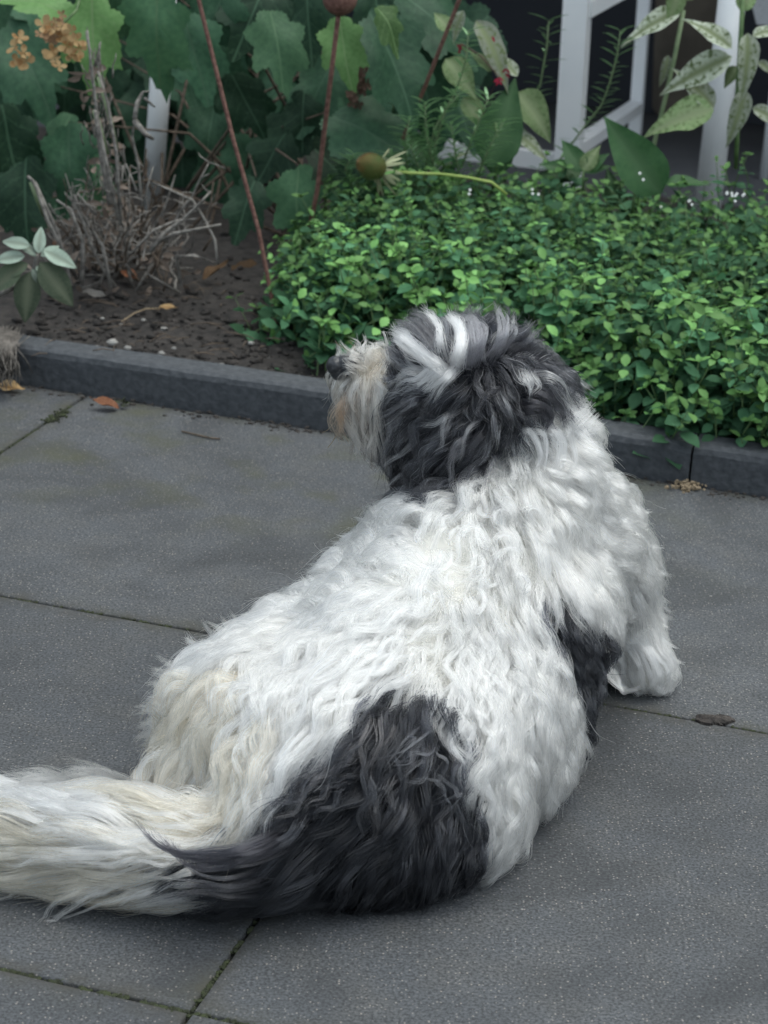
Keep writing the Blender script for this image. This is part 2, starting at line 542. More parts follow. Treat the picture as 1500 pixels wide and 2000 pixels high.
# ------------------------------------------------------------------ terrace and facade behind the bed
V1 = KV + 1.75; VW = 6.62
fl = MB()
def box(mb, u0_, u1_, v0_, v1_, z0, z1, mi=0):
    P_ = [uv(u, v, z) for z in (z0, z1) for v in (v0_, v1_) for u in (u0_, u1_)]
    mb.add(P_, [(0, 2, 3, 1), (4, 5, 7, 6), (0, 1, 5, 4), (2, 6, 7, 3), (0, 4, 6, 2), (1, 3, 7, 5)], mi)
box(fl, -9, 9, V1 - .02, VW + .1, -.2, 0.0)
tag(fl.build('terrace_floor', M_floor), kind='structure')
wl = MB()

def box(mb, u0_, u1_, v0_, v1_, z0, z1, mi=0):
    P_ = [uv(u, v, z) for z in (z0, z1) for v in (v0_, v1_) for u in (u0_, u1_)]
    mb.add(P_, [(0, 2, 3, 1), (4, 5, 7, 6), (0, 1, 5, 4), (2, 6, 7, 3), (0, 4, 6, 2), (1, 3, 7, 5)], mi)
box(wl, -9, 9, VW, VW + .25, .002, 2.7)
box(wl2 := MB(), -9, 9, 5.25, VW - .01, 2.35, 2.43)  # unseen roof slab, added to shade the terrace and wall
tag(wl2.build('added_shade_roof', M_white2, None, False), kind='structure')
facade = tag(wl.build('house_wall', M_wall, None, False), 'dark navy house wall behind the plants and white posts', 'wall')

# white frames
def beam(mb, a, b_, w, d=None, side=None):
    """square bar from a to b"""
    a, b_ = np.asarray(a, float), np.asarray(b_, float)
    d = d or w
    t = (b_ - a) / np.linalg.norm(b_ - a)
    s = np.array(side, float) if side is not None else E1
    s = s - t * (s @ t); s /= np.linalg.norm(s)
    q = np.cross(t, s)
    V_ = []
    for p in (a, b_):
        for (i, j) in ((-1, -1), (1, -1), (1, 1), (-1, 1)): V_.append(p + s * i * w / 2 + q * j * d / 2)
    mb.add(V_, [(0, 3, 2, 1), (4, 5, 6, 7), (0, 1, 5, 4), (1, 2, 6, 5), (2, 3, 7, 6), (3, 0, 4, 7)])
post = MB()
pb = at(295, 420, 4.75); pb[2] = .05
pt = at(328, -60, 4.75)
post.tube([pb, pt + (pt - pb) * .0], .023, 20)
tag(post.build('round_post', M_white2), 'round white metal post behind the dry twigs, left of the frames', 'post')
post = MB()
pb = at(1388, 352, 5.0)
pt = at(1437, -60, 5.0)
pb = pb - (pt - pb) * (pb[2] - .03) / (pt[2] - pb[2])
post.tube([pb, pt + (pt - pb) * .3], .0315, 20)
tag(post.build('round_post', M_white2), 'round white metal post at the edge behind mottled pale leaves', 'post')
fr = empty('garden_table', at(1110, 300, 5.2) * np.array([1, 1, 0]))
tag(fr, 'white square tube garden table frame standing before the dark wall', 'table')
def part_beam(name, a, b_, w, d=None, mat=M_white):
    mb = MB(); beam(mb, a, b_, w, d)
    o = mb.build(name, mat, None, False, loc=None)
    me = o.data
    off = np.array(fr.location)
    for vv in me.vertices: vv.co = Vector(np.array(vv.co) - off)
    o.parent = fr
    return o
A0, A1 = at(1108, 345, 5.2), at(1136, -120, 5.2)
dA = (A1 - A0) / (A1[2] - A0[2])
A0 = A0 - dA * (A0[2] - .01)
A1 = A0 + dA * .62
part_beam('leg', A0, A1, .058)
B0, B1 = at(1241, 246, 6.3), at(1266, -100, 6.3)
dB = (B1 - B0) / (B1[2] - B0[2])
B0 = B0 - dB * (B0[2] - .004); B1 = B0 + dB * .62
part_beam('leg', B0, B1, .034)
part_beam('stretcher', at(1120, 292, 5.28), at(1243, 208, 6.25), .04, .03)
part_beam('brace', at(1142, 15, 5.2), at(1215, -25, 5.35), .04)
part_beam('top_rail', A1 - EZ * .02, B1 - EZ * .02, .05)
lo0, lo1 = at(400, 236, 5.6), at(1110, 318, 5.2)
rl = MB(); beam(rl, lo0, lo1, .04, .035, EZ)
tag(rl.build('low_rail', M_white, None, False), 'low white rail running behind the shrub at ground height', 'rail')

# brown planter
pl_ = MB()
pc = gp(1352, 236); pc = pc + np.array([0, .12, 0])
prof = [(.0, .115), (.02, .125), (.5, .15), (.52, .16), (.56, .16), (.56, .14), (.5, .13)]
nn = 28
V, Fc = [], []
for z, r in prof:
    for k in range(nn): V.append((r * math.cos(2 * math.pi * k / nn), r * math.sin(2 * math.pi * k / nn), z + .003))
for i in range(len(prof) - 1):
    for k in range(nn): Fc.append((i * nn + k, i * nn + (k + 1) % nn, (i + 1) * nn + (k + 1) % nn, (i + 1) * nn + k))
Fc.append(tuple((len(prof) - 1) * nn + k for k in range(nn)))
o = link('planter', mesh_from('planter', V, Fc, M_brown), None, pc)
tag(o, 'tall brown planter pot standing on the grey terrace', 'planter')
# mesh chair back at the frame's edge
ch = empty('garden_chair', at(1500, 260, 5.9) * np.array([1, 1, 0]))
tag(ch, 'grey mesh fabric garden chair at the corner beyond the mottled plant', 'chair')
off = np.array(ch.location)
mb = MB()
q0, q1, q2, q3 = at(1452, -60, 5.9), at(1640, -60, 5.9), at(1610, 52, 5.75), at(1478, 48, 5.75)
d_ = np.array([0, .012, 0])
mb.add([q - off for q in (q0, q1, q2, q3)] + [q + d_ - off for q in (q0, q1, q2, q3)], [(0, 1, 2, 3), (7, 6, 5, 4), (0, 4, 5, 1), (1, 5, 6, 2), (2, 6, 7, 3), (3, 7, 4, 0)])
mb.build('seat', M_meshc, ch, False)
for (x, Y) in ((1530, 5.8), (1600, 5.8), (1560, 6.2), (1640, 6.2)):
    mb = MB(); a = at(x, 20, Y); b_ = a.copy(); b_[2] = .002
    mb.tube([a - off, b_ - off], .012, 8); mb.build('leg', M_white2, ch)

# ------------------------------------------------------------------ leaves
def leaf_mesh(name, mat, prof, L=1.0, W=.5, fold=.15, droop=.25, wav=.0, n=10, seed=0, side=0.0):
    """leaf with a folded midrib; prof(t) gives the half width; base at the origin, tip along +Y"""
    V, Fc, vn = [], [], []
    R_ = random.Random(seed)
    ph = R_.random() * 6
    cross = [-1, -.55, -.08, .08, .55, 1]
    for i in range(n + 1):
        t = i / n
        w = prof(t) * W
        for c_ in cross:
            x = c_ * w
            y = t * L
            z = abs(c_) * w * fold - droop * L * t * t + wav * L * math.sin(9 * t + ph + 2 * c_) * abs(c_) + .012 * L * math.cos(t * n * 1.6 + abs(c_) * 2) * abs(c_)
            V.append((x + side * t * t * L, y, z))
            vn.append(1.0 if abs(c_) < .1 else 0.0)
    k = len(cross)
    for i in range(n):
        for j in range(k - 1):
            a = i * k + j
            Fc.append((a, a + 1, a + k + 1, a + k))
    me = mesh_from(name, V, Fc, mat)
    a = me.attributes.new('vein', 'FLOAT', 'POINT'); a.data.foreach_set('value', vn)
    return me
def oval(t): return math.sin(math.pi * min(1, t) ** .8) ** .85 if 0 < t < 1 else .02
def lance(t): return (math.sin(math.pi * t ** .62)) ** 1.05 if 0 < t < 1 else .015
def lobed_leaf(name, mat, seed, L=1.0):
    """five lobed, toothed leaf, star shaped round a point on the midrib"""
    R_ = random.Random(seed)
    tips = [(0, .62), (50, .50), (104, .43), (150, .36)]
    sinus = [(27, .36), (78, .32), (130, .31), (180, .34)]
    ctrl = sorted(tips + sinus)
    def rad(a):
        a = abs(a)
        for (a0, r0_), (a1, r1) in zip(ctrl[:-1], ctrl[1:]):
            if a0 <= a <= a1:
                s = (a - a0) / (a1 - a0)
                s = s ** 1.15 if r1 < r0_ else 1 - (1 - s) ** 1.15
                return r0_ + (r1 - r0_) * s
        return .4
    n = 72
    cy = .40
    jr = [R_.uniform(.86, 1.1) for _ in range(8)]
    out = []
    for i in range(n):
        a = -180 + 360 * i / n
        r = rad(a) * (1 + .03 * (1 if i % 2 else -1)) * jr[int((a + 180) / 45) % 8]
        out.append((r * .92 * math.sin(math.radians(a)), cy + r * 1.08 * math.cos(math.radians(a))))
    rings = [.28, .55, .8, 1.0]
    V, Fc, vn = [(0, cy, 0)], [], [1.0]
    dr, fo, tw = R_.uniform(.2, .6), R_.uniform(.1, .5), R_.uniform(-.3, .3)
    p1, p2 = R_.random() * 6, R_.random() * 6
    def zz(x, y):
        return -dr * (y * y * .8) - .25 * x * x + fo * abs(x) * .6 + tw * x * y + .04 * math.sin(9 * x + p1) * math.sin(8 * y + p2)
    V[0] = (0, cy, zz(0, cy))
    for s in rings:
        for i, (x, y) in enumerate(out):
            X, Y = x * s, cy + (y - cy) * s
            a = abs(-180 + 360 * i / n)
            v_ = max(0, 1 - min(abs(a - q) for q in (0, 48, 105, 150)) / 5.0) if s < .9 else 0
            V.append((X * L, Y * L, zz(X, Y) * L)); vn.append(v_ * (1 - .4 * s))
    V[0] = (0, cy * L, V[0][2] * L)
    for i in range(n): Fc.append((0, 1 + (i + 1) % n, 1 + i))
    for r_ in range(len(rings) - 1):
        for i in range(n):
            a, b_ = 1 + r_ * n + i, 1 + r_ * n + (i + 1) % n
            Fc.append((a, b_, b_ + n, a + n))
    me = mesh_from(name, V, Fc, mat)
    a = me.attributes.new('vein', 'FLOAT', 'POINT'); a.data.foreach_set('value', vn)
    return me
def orient(base, ang, size, face=.6, roll=0.0, pitch=0.0):
    """matrix for a leaf at base, its tip at image angle ang (0 = right, 90 = up), turned to the viewer by face (0 = lies flat, 1 = faces us)"""
    a = math.radians(ang)
    d = RT * math.cos(a) + UP * math.sin(a) + fw * pitch
    d /= np.linalg.norm(d)
    n = -fw * face + EZ * (1 - face) + RT * roll
    n -= d * (n @ d); n /= np.linalg.norm(n)
    x = np.cross(d, n)
    return Matrix(((x[0] * size, d[0] * size, n[0] * size, base[0]), (x[1] * size, d[1] * size, n[1] * size, base[1]),
                   (x[2] * size, d[2] * size, n[2] * size, base[2]), (0, 0, 0, 1)))
def put(name, me, parent, M_):
    o = link(name, me, parent)
    if parent is not None:
        pm = Matrix.Translation(parent.location)
        if parent.parent: pm = Matrix.Translation(parent.parent.location) @ pm
        M_ = pm.inverted() @ M_
    o.matrix_basis = M_
    return o
def pxm(Y):                              # pixels of the photo per metre at ground distance Y
    return FPX / (Y / math.cos(math.radians(15)))

# ------------------------------------------------------------------ oakleaf hydrangea
HY = 4.45
hyd = tag(empty('hydrangea_shrub', at(480, 470, 4.5) * np.array([1, 1, 0]) + EZ * .08), 'large oakleaf hydrangea with dark lobed leaves behind the bed', 'shrub')
hy_d = [lobed_leaf('leaf', M_hyd, s) for s in range(5)]
hy_m = [lobed_leaf('leaf', M_hydm, s + 20) for s in range(3)]
hy_l = [lobed_leaf('leaf', M_hydl, s + 40) for s in range(2)]
hb = np.array(hyd.location)
leaves = [  # centre x, y, length px, tip angle, distance, kind, facing
    (378, 92, 175, -72, 4.3, 'd', .6), (304, 48, 190, -92, 4.25, 'm', .75), (545, 85, 150, -75, 4.25, 'm', .6), (500, 20, 180, -110, 4.4, 'd', .5),
    (668, 85, 125, -85, 4.2, 'l', .7), (770, 110, 230, -60, 4.3, 'd', .7), (850, 40, 200, -40, 4.45, 'd', .5), (740, 20, 180, -80, 4.5, 'd', .5),
    (480, 195, 140, -60, 4.45, 'd', .5), (620, 175, 160, -120, 4.45, 'd', .5), (590, 225, 110, -95, 4.4, 'd', .8), (720, 260, 210, -25, 4.3, 'd', .6),
    (545, 275, 170, -130, 4.5, 'd', .6), (575, 395, 165, -95, 4.15, 'm', .6), (480, 400, 130, -110, 4.3, 'd', .6), (115, 265, 110, -120, 4.5, 'm', .5),
    (140, 310, 160, -85, 4.45, 'd', .6), (25, 275, 190, -70, 4.45, 'd', .6), (45, 390, 190, -95, 4.4, 'd', .6), (205, 165, 150, -95, 4.95, 'd', .5),
    (60, 120, 200, -60, 4.8, 'd', .4), (440, 145, 150, -50, 4.5, 'd', .5), (90, 5, 150, 150, 4.2, 'l', .4), (185, 60, 170, -85, 4.2, 'l', .9),
    (660, 330, 170, -40, 4.5, 'd', .5), (830, 160, 200, -70, 4.4, 'd', .6), (15, 470, 160, -60, 4.5, 'd', .5), (250, 10, 160, -70, 4.3, 'm', .5),
    (600, 20, 170, -90, 4.4, 'd', .6), (420, 30, 150, -110, 4.35, 'd', .5), (760, 40, 90, -50, 4.15, 'l', .2), (680, 220, 150, -70, 4.6, 'd', .6),
    (380, 190, 120, -70, 4.9, 'd', .5), (410, 250, 130, -100, 4.7, 'd', .5), (900, 210, 150, -60, 4.7, 'd', .5), (480, 310, 120, -70, 4.6, 'd', .5),
    (95, 440, 130, -110, 4.6, 'd', .5), (185, 350, 120, -80, 4.65, 'm', .5), (700, 350, 130, -80, 4.5, 'd', .5), (790, 330, 120, -60, 4.5, 'd', .5)]
for i in range(64):
    x, y = random.uniform(-160, 960), random.uniform(-190, 330)
    if 880 < x and y > 150: continue
    if 235 < x < 365 and y > 20: continue
    leaves.append((x, y, random.uniform(110, 200), random.uniform(-140, -40), random.uniform(4.85, 5.15), 'd', random.uniform(.35, .7)))
for i in range(34):                                   # deep inside, behind the twigs and the post
    leaves.append((random.uniform(140, 460), random.uniform(60, 370), random.uniform(110, 170), random.uniform(-130, -50), random.uniform(4.95, 5.15), 'd', random.uniform(.5, .8)))
stems = MB()
for (x, y, s, ang, Y, kd, fc) in leaves:
    me = random.choice({'d': hy_d, 'm': hy_m, 'l': hy_l}[kd])
    sz = s / pxm(Y) * .98
    a = math.radians(ang)
    base = at(x - math.cos(a) * s * .45, y + math.sin(a) * s * .45, Y)
    base[2] = max(base[2], .1)
    put('leaf', me, hyd, orient(base, ang, sz, fc, random.uniform(-.35, .35), random.uniform(-.35, .1)))
    if random.random() < .22:
        root = hb + np.array([random.uniform(-.25, .25), random.uniform(-.05, .2), 0])
        mid = (base + root) / 2 + np.array([0, .08, .08])
        stems = MB(); stems.tube([root - hb, mid - hb, base - hb], [.004, .003, .0015], 5); stems.build('stem', M_twigb, hyd)
# flower heads
def floret_head(name, pts, mat, size, parent, Y, seed):
    R_ = random.Random(seed)
    mb = MB(); vn = []
    for (x, y) in pts:
        c_ = at(x, y, Y + R_.uniform(-.03, .03)) - hb
        n = -fw + RT * R_.uniform(-.8, .8) + UP * R_.uniform(-.5, .9); n /= np.linalg.norm(n)
        a_ = np.cross(n, RT + .1 * UP); a_ /= np.linalg.norm(a_); b2 = np.cross(n, a_)
        w0 = R_.random() * 6
        for k in range(4):
            w = w0 + k * math.pi / 2 + R_.uniform(-.15, .15)
            d = a_ * math.cos(w) + b2 * math.sin(w); e = np.cross(n, d)
            s = size * R_.uniform(.8, 1.2)
            cup = R_.uniform(.1, .5)
            pts_ = [c_, c_ + s * (.5 * d + .36 * e + cup * .4 * n), c_ + s * (.85 * d + .3 * e + cup * .8 * n), c_ + s * (1.0 * d + cup * n), c_ + s * (.85 * d - .3 * e + cup * .8 * n), c_ + s * (.5 * d - .36 * e + cup * .4 * n), c_ + s * (.55 * d + cup * .2 * n)]
            mb.add(pts_, [(0, 1, 6), (1, 2, 6), (2, 3, 6), (3, 4, 6), (4, 5, 6), (5, 0, 6)])
    return mb.build(name, mat, parent)
floret_head('flower_head', [(38, 75), (45, 105), (50, 120), (35, 120), (100, 100), (105, 115), (125, 70), (140, 60), (130, 90), (150, 80), (140, 105), (155, 95), (85, 50), (100, 55), (120, 55), (135, 75), (30, 90), (115, 130), (145, 110)], M_tan, .017, hyd, 4.05, 1)
floret_head('flower_head', [(R0 + random.gauss(0, 13), R1 + random.gauss(0, 12)) for R0, R1 in [(105, 60)] * 18], M_dryl, .010, hyd, 4.08, 2)
floret_head('flower_head', [(700 + random.gauss(0, 14), 160 + random.gauss(0, 20)) for _ in range(26)], M_pink, .011, hyd, 4.3, 3)
mb = MB(); mb.tube([at(110, 60, 4.08) - hb, at(150, 20, 4.12) - hb, at(170, -60, 4.2) - hb], .003, 5)
mb.build('stem', M_stemg, hyd); mb = MB()
mb.tube([at(690, 180, 4.3) - hb, at(670, 240, 4.35) - hb], .002, 5); mb.build('stem', M_stemg, hyd)

# ------------------------------------------------------------------ rusty stakes
def stake(pts, Y, r, label, ball=None):
    b_ = at(*pts[-1], Y[-1])
    mb = MB()
    P_ = [at(*p, y_) for p, y_ in zip(pts, Y)]
    e = P_[-1] + (P_[-1] - P_[-2]) / np.linalg.norm(P_[-1] - P_[-2]) * .12
    P_.append(e)
    mb.tube(P_, r, 7)
    o = mb.build('garden_stake', M_rust, None, True, loc=e)
    tag(o, label, 'stake', 'rusty stakes in the bed')
    if ball:
        m2 = MB(); m2.blob(at(*ball[:2], Y[0]) - e, ball[2], 16, 10)
        m2.build('finial', M_rust, o)
stake([(370, -90), (388, 0), (455, 270), (505, 450), (530, 578)], [4.0, 4.0, 3.95, 3.9, 3.88], .0040, 'bare rusty stake leaning between twigs and hydrangea, the longest of three')
stake([(662, 20), (645, 160), (620, 370), (617, 385)], [4.02, 4.05, 4.1, 4.1], .0046, 'rusty stake topped with a round rust ball above the green bush', (664, -4, .032))
stake([(930, -80), (893, 10), (830, 170), (772, 305)], [4.2, 4.2, 4.25, 4.3], .0042, 'thin rusty stake slanting through the rosemary above the spent coneflower')

# ------------------------------------------------------------------ coneflower
cf = tag(empty('coneflower', at(940, 352, 4.1)), 'spent coneflower with greenish brown cone bent over the bush', 'flower')
cb = np.array(cf.location)
mb = MB(); mb.tube([at(*p, 4.06) - cb for p in ((752, 333), (800, 338), (860, 340), (910, 346), (960, 356), (990, 380))], [.003, .003, .003, .003, .003, .003], 6)
mb.build('stem', leaf_material('coneflower_stem', (.22, .30, .08), (.30, .38, .12), None), cf)
axis = at(700, 318, 4.03) - at(748, 332, 4.06); axis /= np.linalg.norm(axis)
a_ = np.cross(axis, EZ); a_ /= np.linalg.norm(a_); b2 = np.cross(axis, a_)
c0 = at(744, 330, 4.06)
nn = 16
PROF = [(0, .017), (.008, .0215), (.016, .0235), (.024, .0235), (.032, .0215), (.041, .0165), (.048, .010), (.052, .001)]
mb = MB(); V = []
for t, r in PROF:
    for k in range(nn):
        w = 2 * math.pi * k / nn
        V.append(c0 + axis * t + r * (a_ * math.cos(w) + b2 * math.sin(w)) - cb)
mb.add(V, [(i * nn + k, i * nn + (k + 1) % nn, (i + 1) * nn + (k + 1) % nn, (i + 1) * nn + k) for i in range(7) for k in range(nn)])
cone_o = mb.build('cone', M_cone, cf)
mb = MB()
for q in range(260):
    t = .051 * ((q + .5) / 260) ** .9
    r = np.interp(t, [p[0] for p in PROF], [p[1] for p in PROF]); w = q * 2.39996
    rd = a_ * math.cos(w) + b2 * math.sin(w); tn = np.cross(axis, rd)
    p = c0 + axis * t + r * rd - cb
    d = rd * .7 + axis * (.35 + t * 14); d /= np.linalg.norm(d)
    h = .0042
    mb.add([p - tn * .0012 - axis * .001, p + tn * .0012 - axis * .001, p + axis * .0016, p + d * h], [(0, 1, 3), (1, 2, 3), (2, 0, 3)], 1 if t > .033 + .012 * math.sin(w) else 0)
o = mb.build('bracts', [simple('green_bract', (.05, .085, .015), (.10, .14, .03), 200, .7), simple('brown_bract', (.10, .05, .012), (.24, .11, .03), 200, .7)], cf, False); o['kind'] = 'stuff'
for k in range(15):
    w = 2 * math.pi * k / 15 + random.uniform(-.15, .15)
    d = a_ * math.cos(w) + b2 * math.sin(w) - axis * random.uniform(.15, .75)
    d /= np.linalg.norm(d)
    s = np.cross(d, axis); s /= np.linalg.norm(s)
    L = random.uniform(.026, .044); W_ = random.uniform(.0028, .0048)
    p0 = c0 + (a_ * math.cos(w) + b2 * math.sin(w)) * .012
    V = []
    for t, q in ((0, .5), (.4, 1), (.8, .8), (1, .15)):
        cc = p0 + d * L * t - axis * .012 * t * t
        V += [cc - s * W_ * q - cb, cc + axis * .002 - cb, cc + s * W_ * q - cb]
    Fc = [(i * 3 + j, i * 3 + j + 1, i * 3 + j + 4, i * 3 + j + 3) for i in range(3) for j in range(2)]
    link('petal', mesh_from('petal', V, Fc, M_petal), cf)

# ------------------------------------------------------------------ oregano bush
def leaf_geo(mb, p, d, n, L, W, mi, cup=.25):
    d = d / np.linalg.norm(d); n = n - d * (n @ d); n /= np.linalg.norm(n) + 1e-9
    s = np.cross(d, n)
    V = []
    for t, q in ((0, .12), (.28, .85), (.6, .95), (.85, .5), (1, .04)):
        cc = p + d * L * t - n * (.22 * L * t * t)
        V += [cc - s * W * q + n * cup * W * q, cc, cc + s * W * q + n * cup * W * q]
    mb.add(V, [(i * 3 + j, i * 3 + j + 1, i * 3 + j + 4, i * 3 + j + 3) for i in range(4) for j in range(2)], mi)
def sprig_geo(R_, nodes=5, H=.13, leaf=.027, buds=True):
    mb = MB()
    lean = np.array([R_.uniform(-.25, .25), R_.uniform(-.25, .25)])
    pos = lambda t: np.array([lean[0] * H * t * t, lean[1] * H * t * t, H * t])
    mb.tube([pos(t) for t in (0, .35, .7, 1)], [.0013, .0012, .001, .0007], 4, 1)
    ph = R_.random() * 6
    for i in range(nodes):
        t = .28 + .72 * i / (nodes - 1)
        p = pos(t)
        s = leaf * (1.12 - .55 * (i / (nodes - 1)) ** 2) * R_.uniform(.8, 1.15)
        for k in range(2):
            w = ph + i * math.pi / 2 + k * math.pi + R_.uniform(-.3, .3)
            el = R_.uniform(-.15, .35) + .3 * i / nodes
            d = np.array([math.cos(w) * math.cos(el), math.sin(w) * math.cos(el), math.sin(el)])
            mi = 2 if (i >= nodes - 1) else 0
            pet = .18 * s
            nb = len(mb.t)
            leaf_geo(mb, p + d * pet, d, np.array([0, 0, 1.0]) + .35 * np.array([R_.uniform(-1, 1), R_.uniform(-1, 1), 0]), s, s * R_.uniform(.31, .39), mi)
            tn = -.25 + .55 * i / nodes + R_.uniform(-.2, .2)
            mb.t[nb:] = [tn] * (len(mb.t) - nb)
            if R_.random() < .6 and i < nodes - 1:      # small axillary leaves
                for q in (-.6, .6):
                    d2 = np.array([math.cos(w + q) * .7, math.sin(w + q) * .7, .7])
                    leaf_geo(mb, p, d2, np.array([0, 0, 1.0]) - .3 * d2, s * .5, s * .2, 0 if R_.random() < .6 else 2)
    if buds:
        p = pos(1.0)
        for k in range(5):
            w = R_.random() * 6.3
            d = np.array([math.cos(w) * .6, math.sin(w) * .6, .8])
            leaf_geo(mb, p, d, np.array([0, 0, 1.0]) - .4 * d, leaf * R_.uniform(.25, .45), leaf * .13, 2)
    return mb
protos = []
for s in range(14):
    R_ = random.Random(100 + s)
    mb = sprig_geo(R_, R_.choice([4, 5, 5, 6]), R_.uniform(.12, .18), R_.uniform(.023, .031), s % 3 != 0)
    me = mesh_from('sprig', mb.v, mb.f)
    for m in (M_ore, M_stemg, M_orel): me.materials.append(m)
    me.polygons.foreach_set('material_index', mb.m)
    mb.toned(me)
    protos.append((me, np.array(mb.v), mb.f, mb.m, mb.t))
ore = tag(empty('oregano_bush', at(1000, 700, 3.75) * np.array([1, 1, 0]) + EZ * .08), 'broad green oregano bush spilling over the dark kerb', 'herb')
ob = np.array(ore.location)
# the mound is described by its crown line: at each u a front foot, a top height and a back edge
UL, UR = -1.36, .75
def mound(u):
    e = np.clip((u - UL) / .22, 0, 1); e = e * e * (3 - 2 * e)
    bumpy = .02 * mnoise.noise(Vector((u * 4, 0, 0)))
    return (KV + .22 - .20 * e * np.clip((u + .95) / .5, .3, 1) + .10 * (1 - e), .085 + (.195 + bumpy) * (.72 + .28 * e), KV + .95)
sprigs = []
R_ = random.Random(5)
for i in range(3300):
    u = R_.uniform(UL, UR) if R_.random() > .12 else R_.uniform(UL, UL + .5)
    vf, zt, vb = mound(u)
    a = R_.random() ** .8                       # 0 = front foot, 1 = back
    depth = R_.uniform(-.015, .10)
    ang = a * 2.2
    if a < .42:                                  # front face
        s = a / .42
        rr = .085
        v = vf + rr - math.cos(s * math.pi / 2) ** .8 * rr + .10 * s * s
        z = .10 + (zt - .10) * math.sin(s * math.pi / 2) ** .9
        n = -E2 * .55 * math.cos(s * math.pi / 2 * .9) + EZ
    else:
        s = (a - .42) / .58
        v = vf + .18 + (vb - vf - .18) * s
        z = zt + .018 * math.sin(s * 2.6) - .012 * s + .024 * R_.gauss(0, 1)
        n = EZ - E2 * .15
    if u < UL + .15: n = n - E1 * (UL + .15 - u) * 5
    n = n + E1 * R_.gauss(0, .32) + E2 * R_.gauss(0, .25)
    n /= np.linalg.norm(n)
    if R_.random() < .10: depth -= R_.uniform(.01, .03)
    tip = uv(u, v, z) - n * depth
    if tip[2] < .075: continue
    sprigs.append((tip, n, depth))
def basis(n, w):
    x = np.cross(n, [math.cos(w), math.sin(w), .1]); x /= np.linalg.norm(x)
    return np.stack([x, np.cross(n, x), n], 1)
rank = sorted(range(len(sprigs)), key=lambda i: sprigs[i][2] + .25 * max(0, sprigs[i][0] @ E2 - KV - .25) + (9 if not (-60 < project(sprigs[i][0])[0] < 1560) else 0))
singles = set(rank[:298])
bulk = MB()
for i, (tip, n, dep) in enumerate(sprigs):
    me, Vp, Fp, mp, tp = protos[i % len(protos)]
    B = basis(n, R_.random() * 6.3)
    h = Vp[:, 2].max()
    sc = R_.uniform(.8, 1.15) * (1.32 if tip @ E2 < KV + .24 else 1.05)
    base = tip - n * h * sc
    if i in singles:
        o = link('sprig', me, ore)
        T = np.eye(4); T[:3, :3] = B * sc; T[:3, 3] = base - ob
        o.matrix_basis = Matrix(T.tolist())
    else:
        bulk.add(Vp @ B.T * sc + base - ob, Fp)
        bulk.m[-len(mp):] = mp
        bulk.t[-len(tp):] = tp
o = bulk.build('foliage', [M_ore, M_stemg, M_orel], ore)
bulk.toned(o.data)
tag(o, kind='stuff')
# white florets
mb = MB()
for (x, y, k) in [(1040, 375, 8), (915, 378, 6), (1255, 340, 5), (1345, 385, 6), (1435, 375, 14), (1340, 395, 6), (1375, 470, 5), (1300, 392, 3), (1445, 385, 10)]:
    for q in range((k + 2) // 3):
        c_ = at(x + random.gauss(0, 7), y + random.gauss(0, 5), 4.02) - ob
        for w in range(4):
            d = RT * math.cos(w * 1.57) + UP * math.sin(w * 1.57)
            leaf_geo(mb, c_, d - fw * .3, -fw, .0032, .0013, 0)
o = mb.build('florets', M_whitef, ore); tag(o, kind='stuff')
# taller flowering stems at the back edge
for (x, y, y0) in [(1250, 340, 400), (1430, 300, 400), (1475, 305, 400), (730, 365, 430), (1410, 320, 420), (990, 365, 420)]:
    b_ = at(x - 8, y0 + 30, 4.25); t_ = at(x, y, 4.2)
    mb = MB(); n = t_ - b_; h = np.linalg.norm(n); n /= h
    R2 = random.Random(x)
    g = sprig_geo(R2, 4, h, .018, True)
    B = basis(n, R2.random() * 6)
    mb.v = [tuple(B @ np.array(v) + b_ - ob) for v in g.v]; mb.f = g.f; mb.m = g.m
    mb.build('sprig', [M_ore, M_stemg, M_orel], ore)

# ------------------------------------------------------------------ rosemary, broad leaves, mildewed plants
def rosemary(name_label, runs, Y, nl, ll, group='rosemary sprigs behind the oregano'):
    b0 = at(*runs[0][-1], Y)
    root = tag(empty('rosemary', b0), name_label, 'herb', group)
    mb = MB()
    nd = MB()
    for run in runs:
        P_ = [at(*p, Y + .02 * i) for i, p in enumerate(run)]
        P_ = [np.asarray(p) - b0 for p in P_]
        mb.tube(P_[::-1], [.0022] * (len(P_) - 1) + [.001], 5)
        seg = np.linspace(0, len(P_) - 1.001, int(nl * 1.2))
        for q, s in enumerate(seg):
            i = int(s); p = P_[i] + (P_[i + 1] - P_[i]) * (s - i)
            t = P_[i] - P_[i + 1]; t /= np.linalg.norm(t)
            for k in range(2):
                w = q * 1.3 + k * math.pi + random.uniform(-.4, .4)
                sd_ = RT * math.cos(w) - fw * math.sin(w)
                d = t * random.uniform(.25, 1.0) + sd_
                leaf_geo(nd, p, d, UP + .2 * sd_, ll * random.uniform(.8, 1.6), .0029, 0, .1)
    mb.build('stem', M_stemp, root)
    nd.build('needles', M_rose, root)
    return root
rosemary('rosemary sprig standing against the dark gap, right of the third stake', [[(1072, 40), (1068, 90), (1055, 165), (1035, 205), (1000, 245), (965, 300)]], 4.45, 22, .030)
rosemary('rosemary sprig rising between the white table legs', [[(1212, 60), (1205, 110), (1190, 165), (1175, 205), (1140, 250), (1095, 310), (1055, 345)]], 4.45, 26, .030)
rosemary('rosemary sprig left of the slanting stake by the hydrangea', [[(787, 60), (780, 120), (768, 200), (768, 260), (775, 330)]], 4.35, 24, .026)
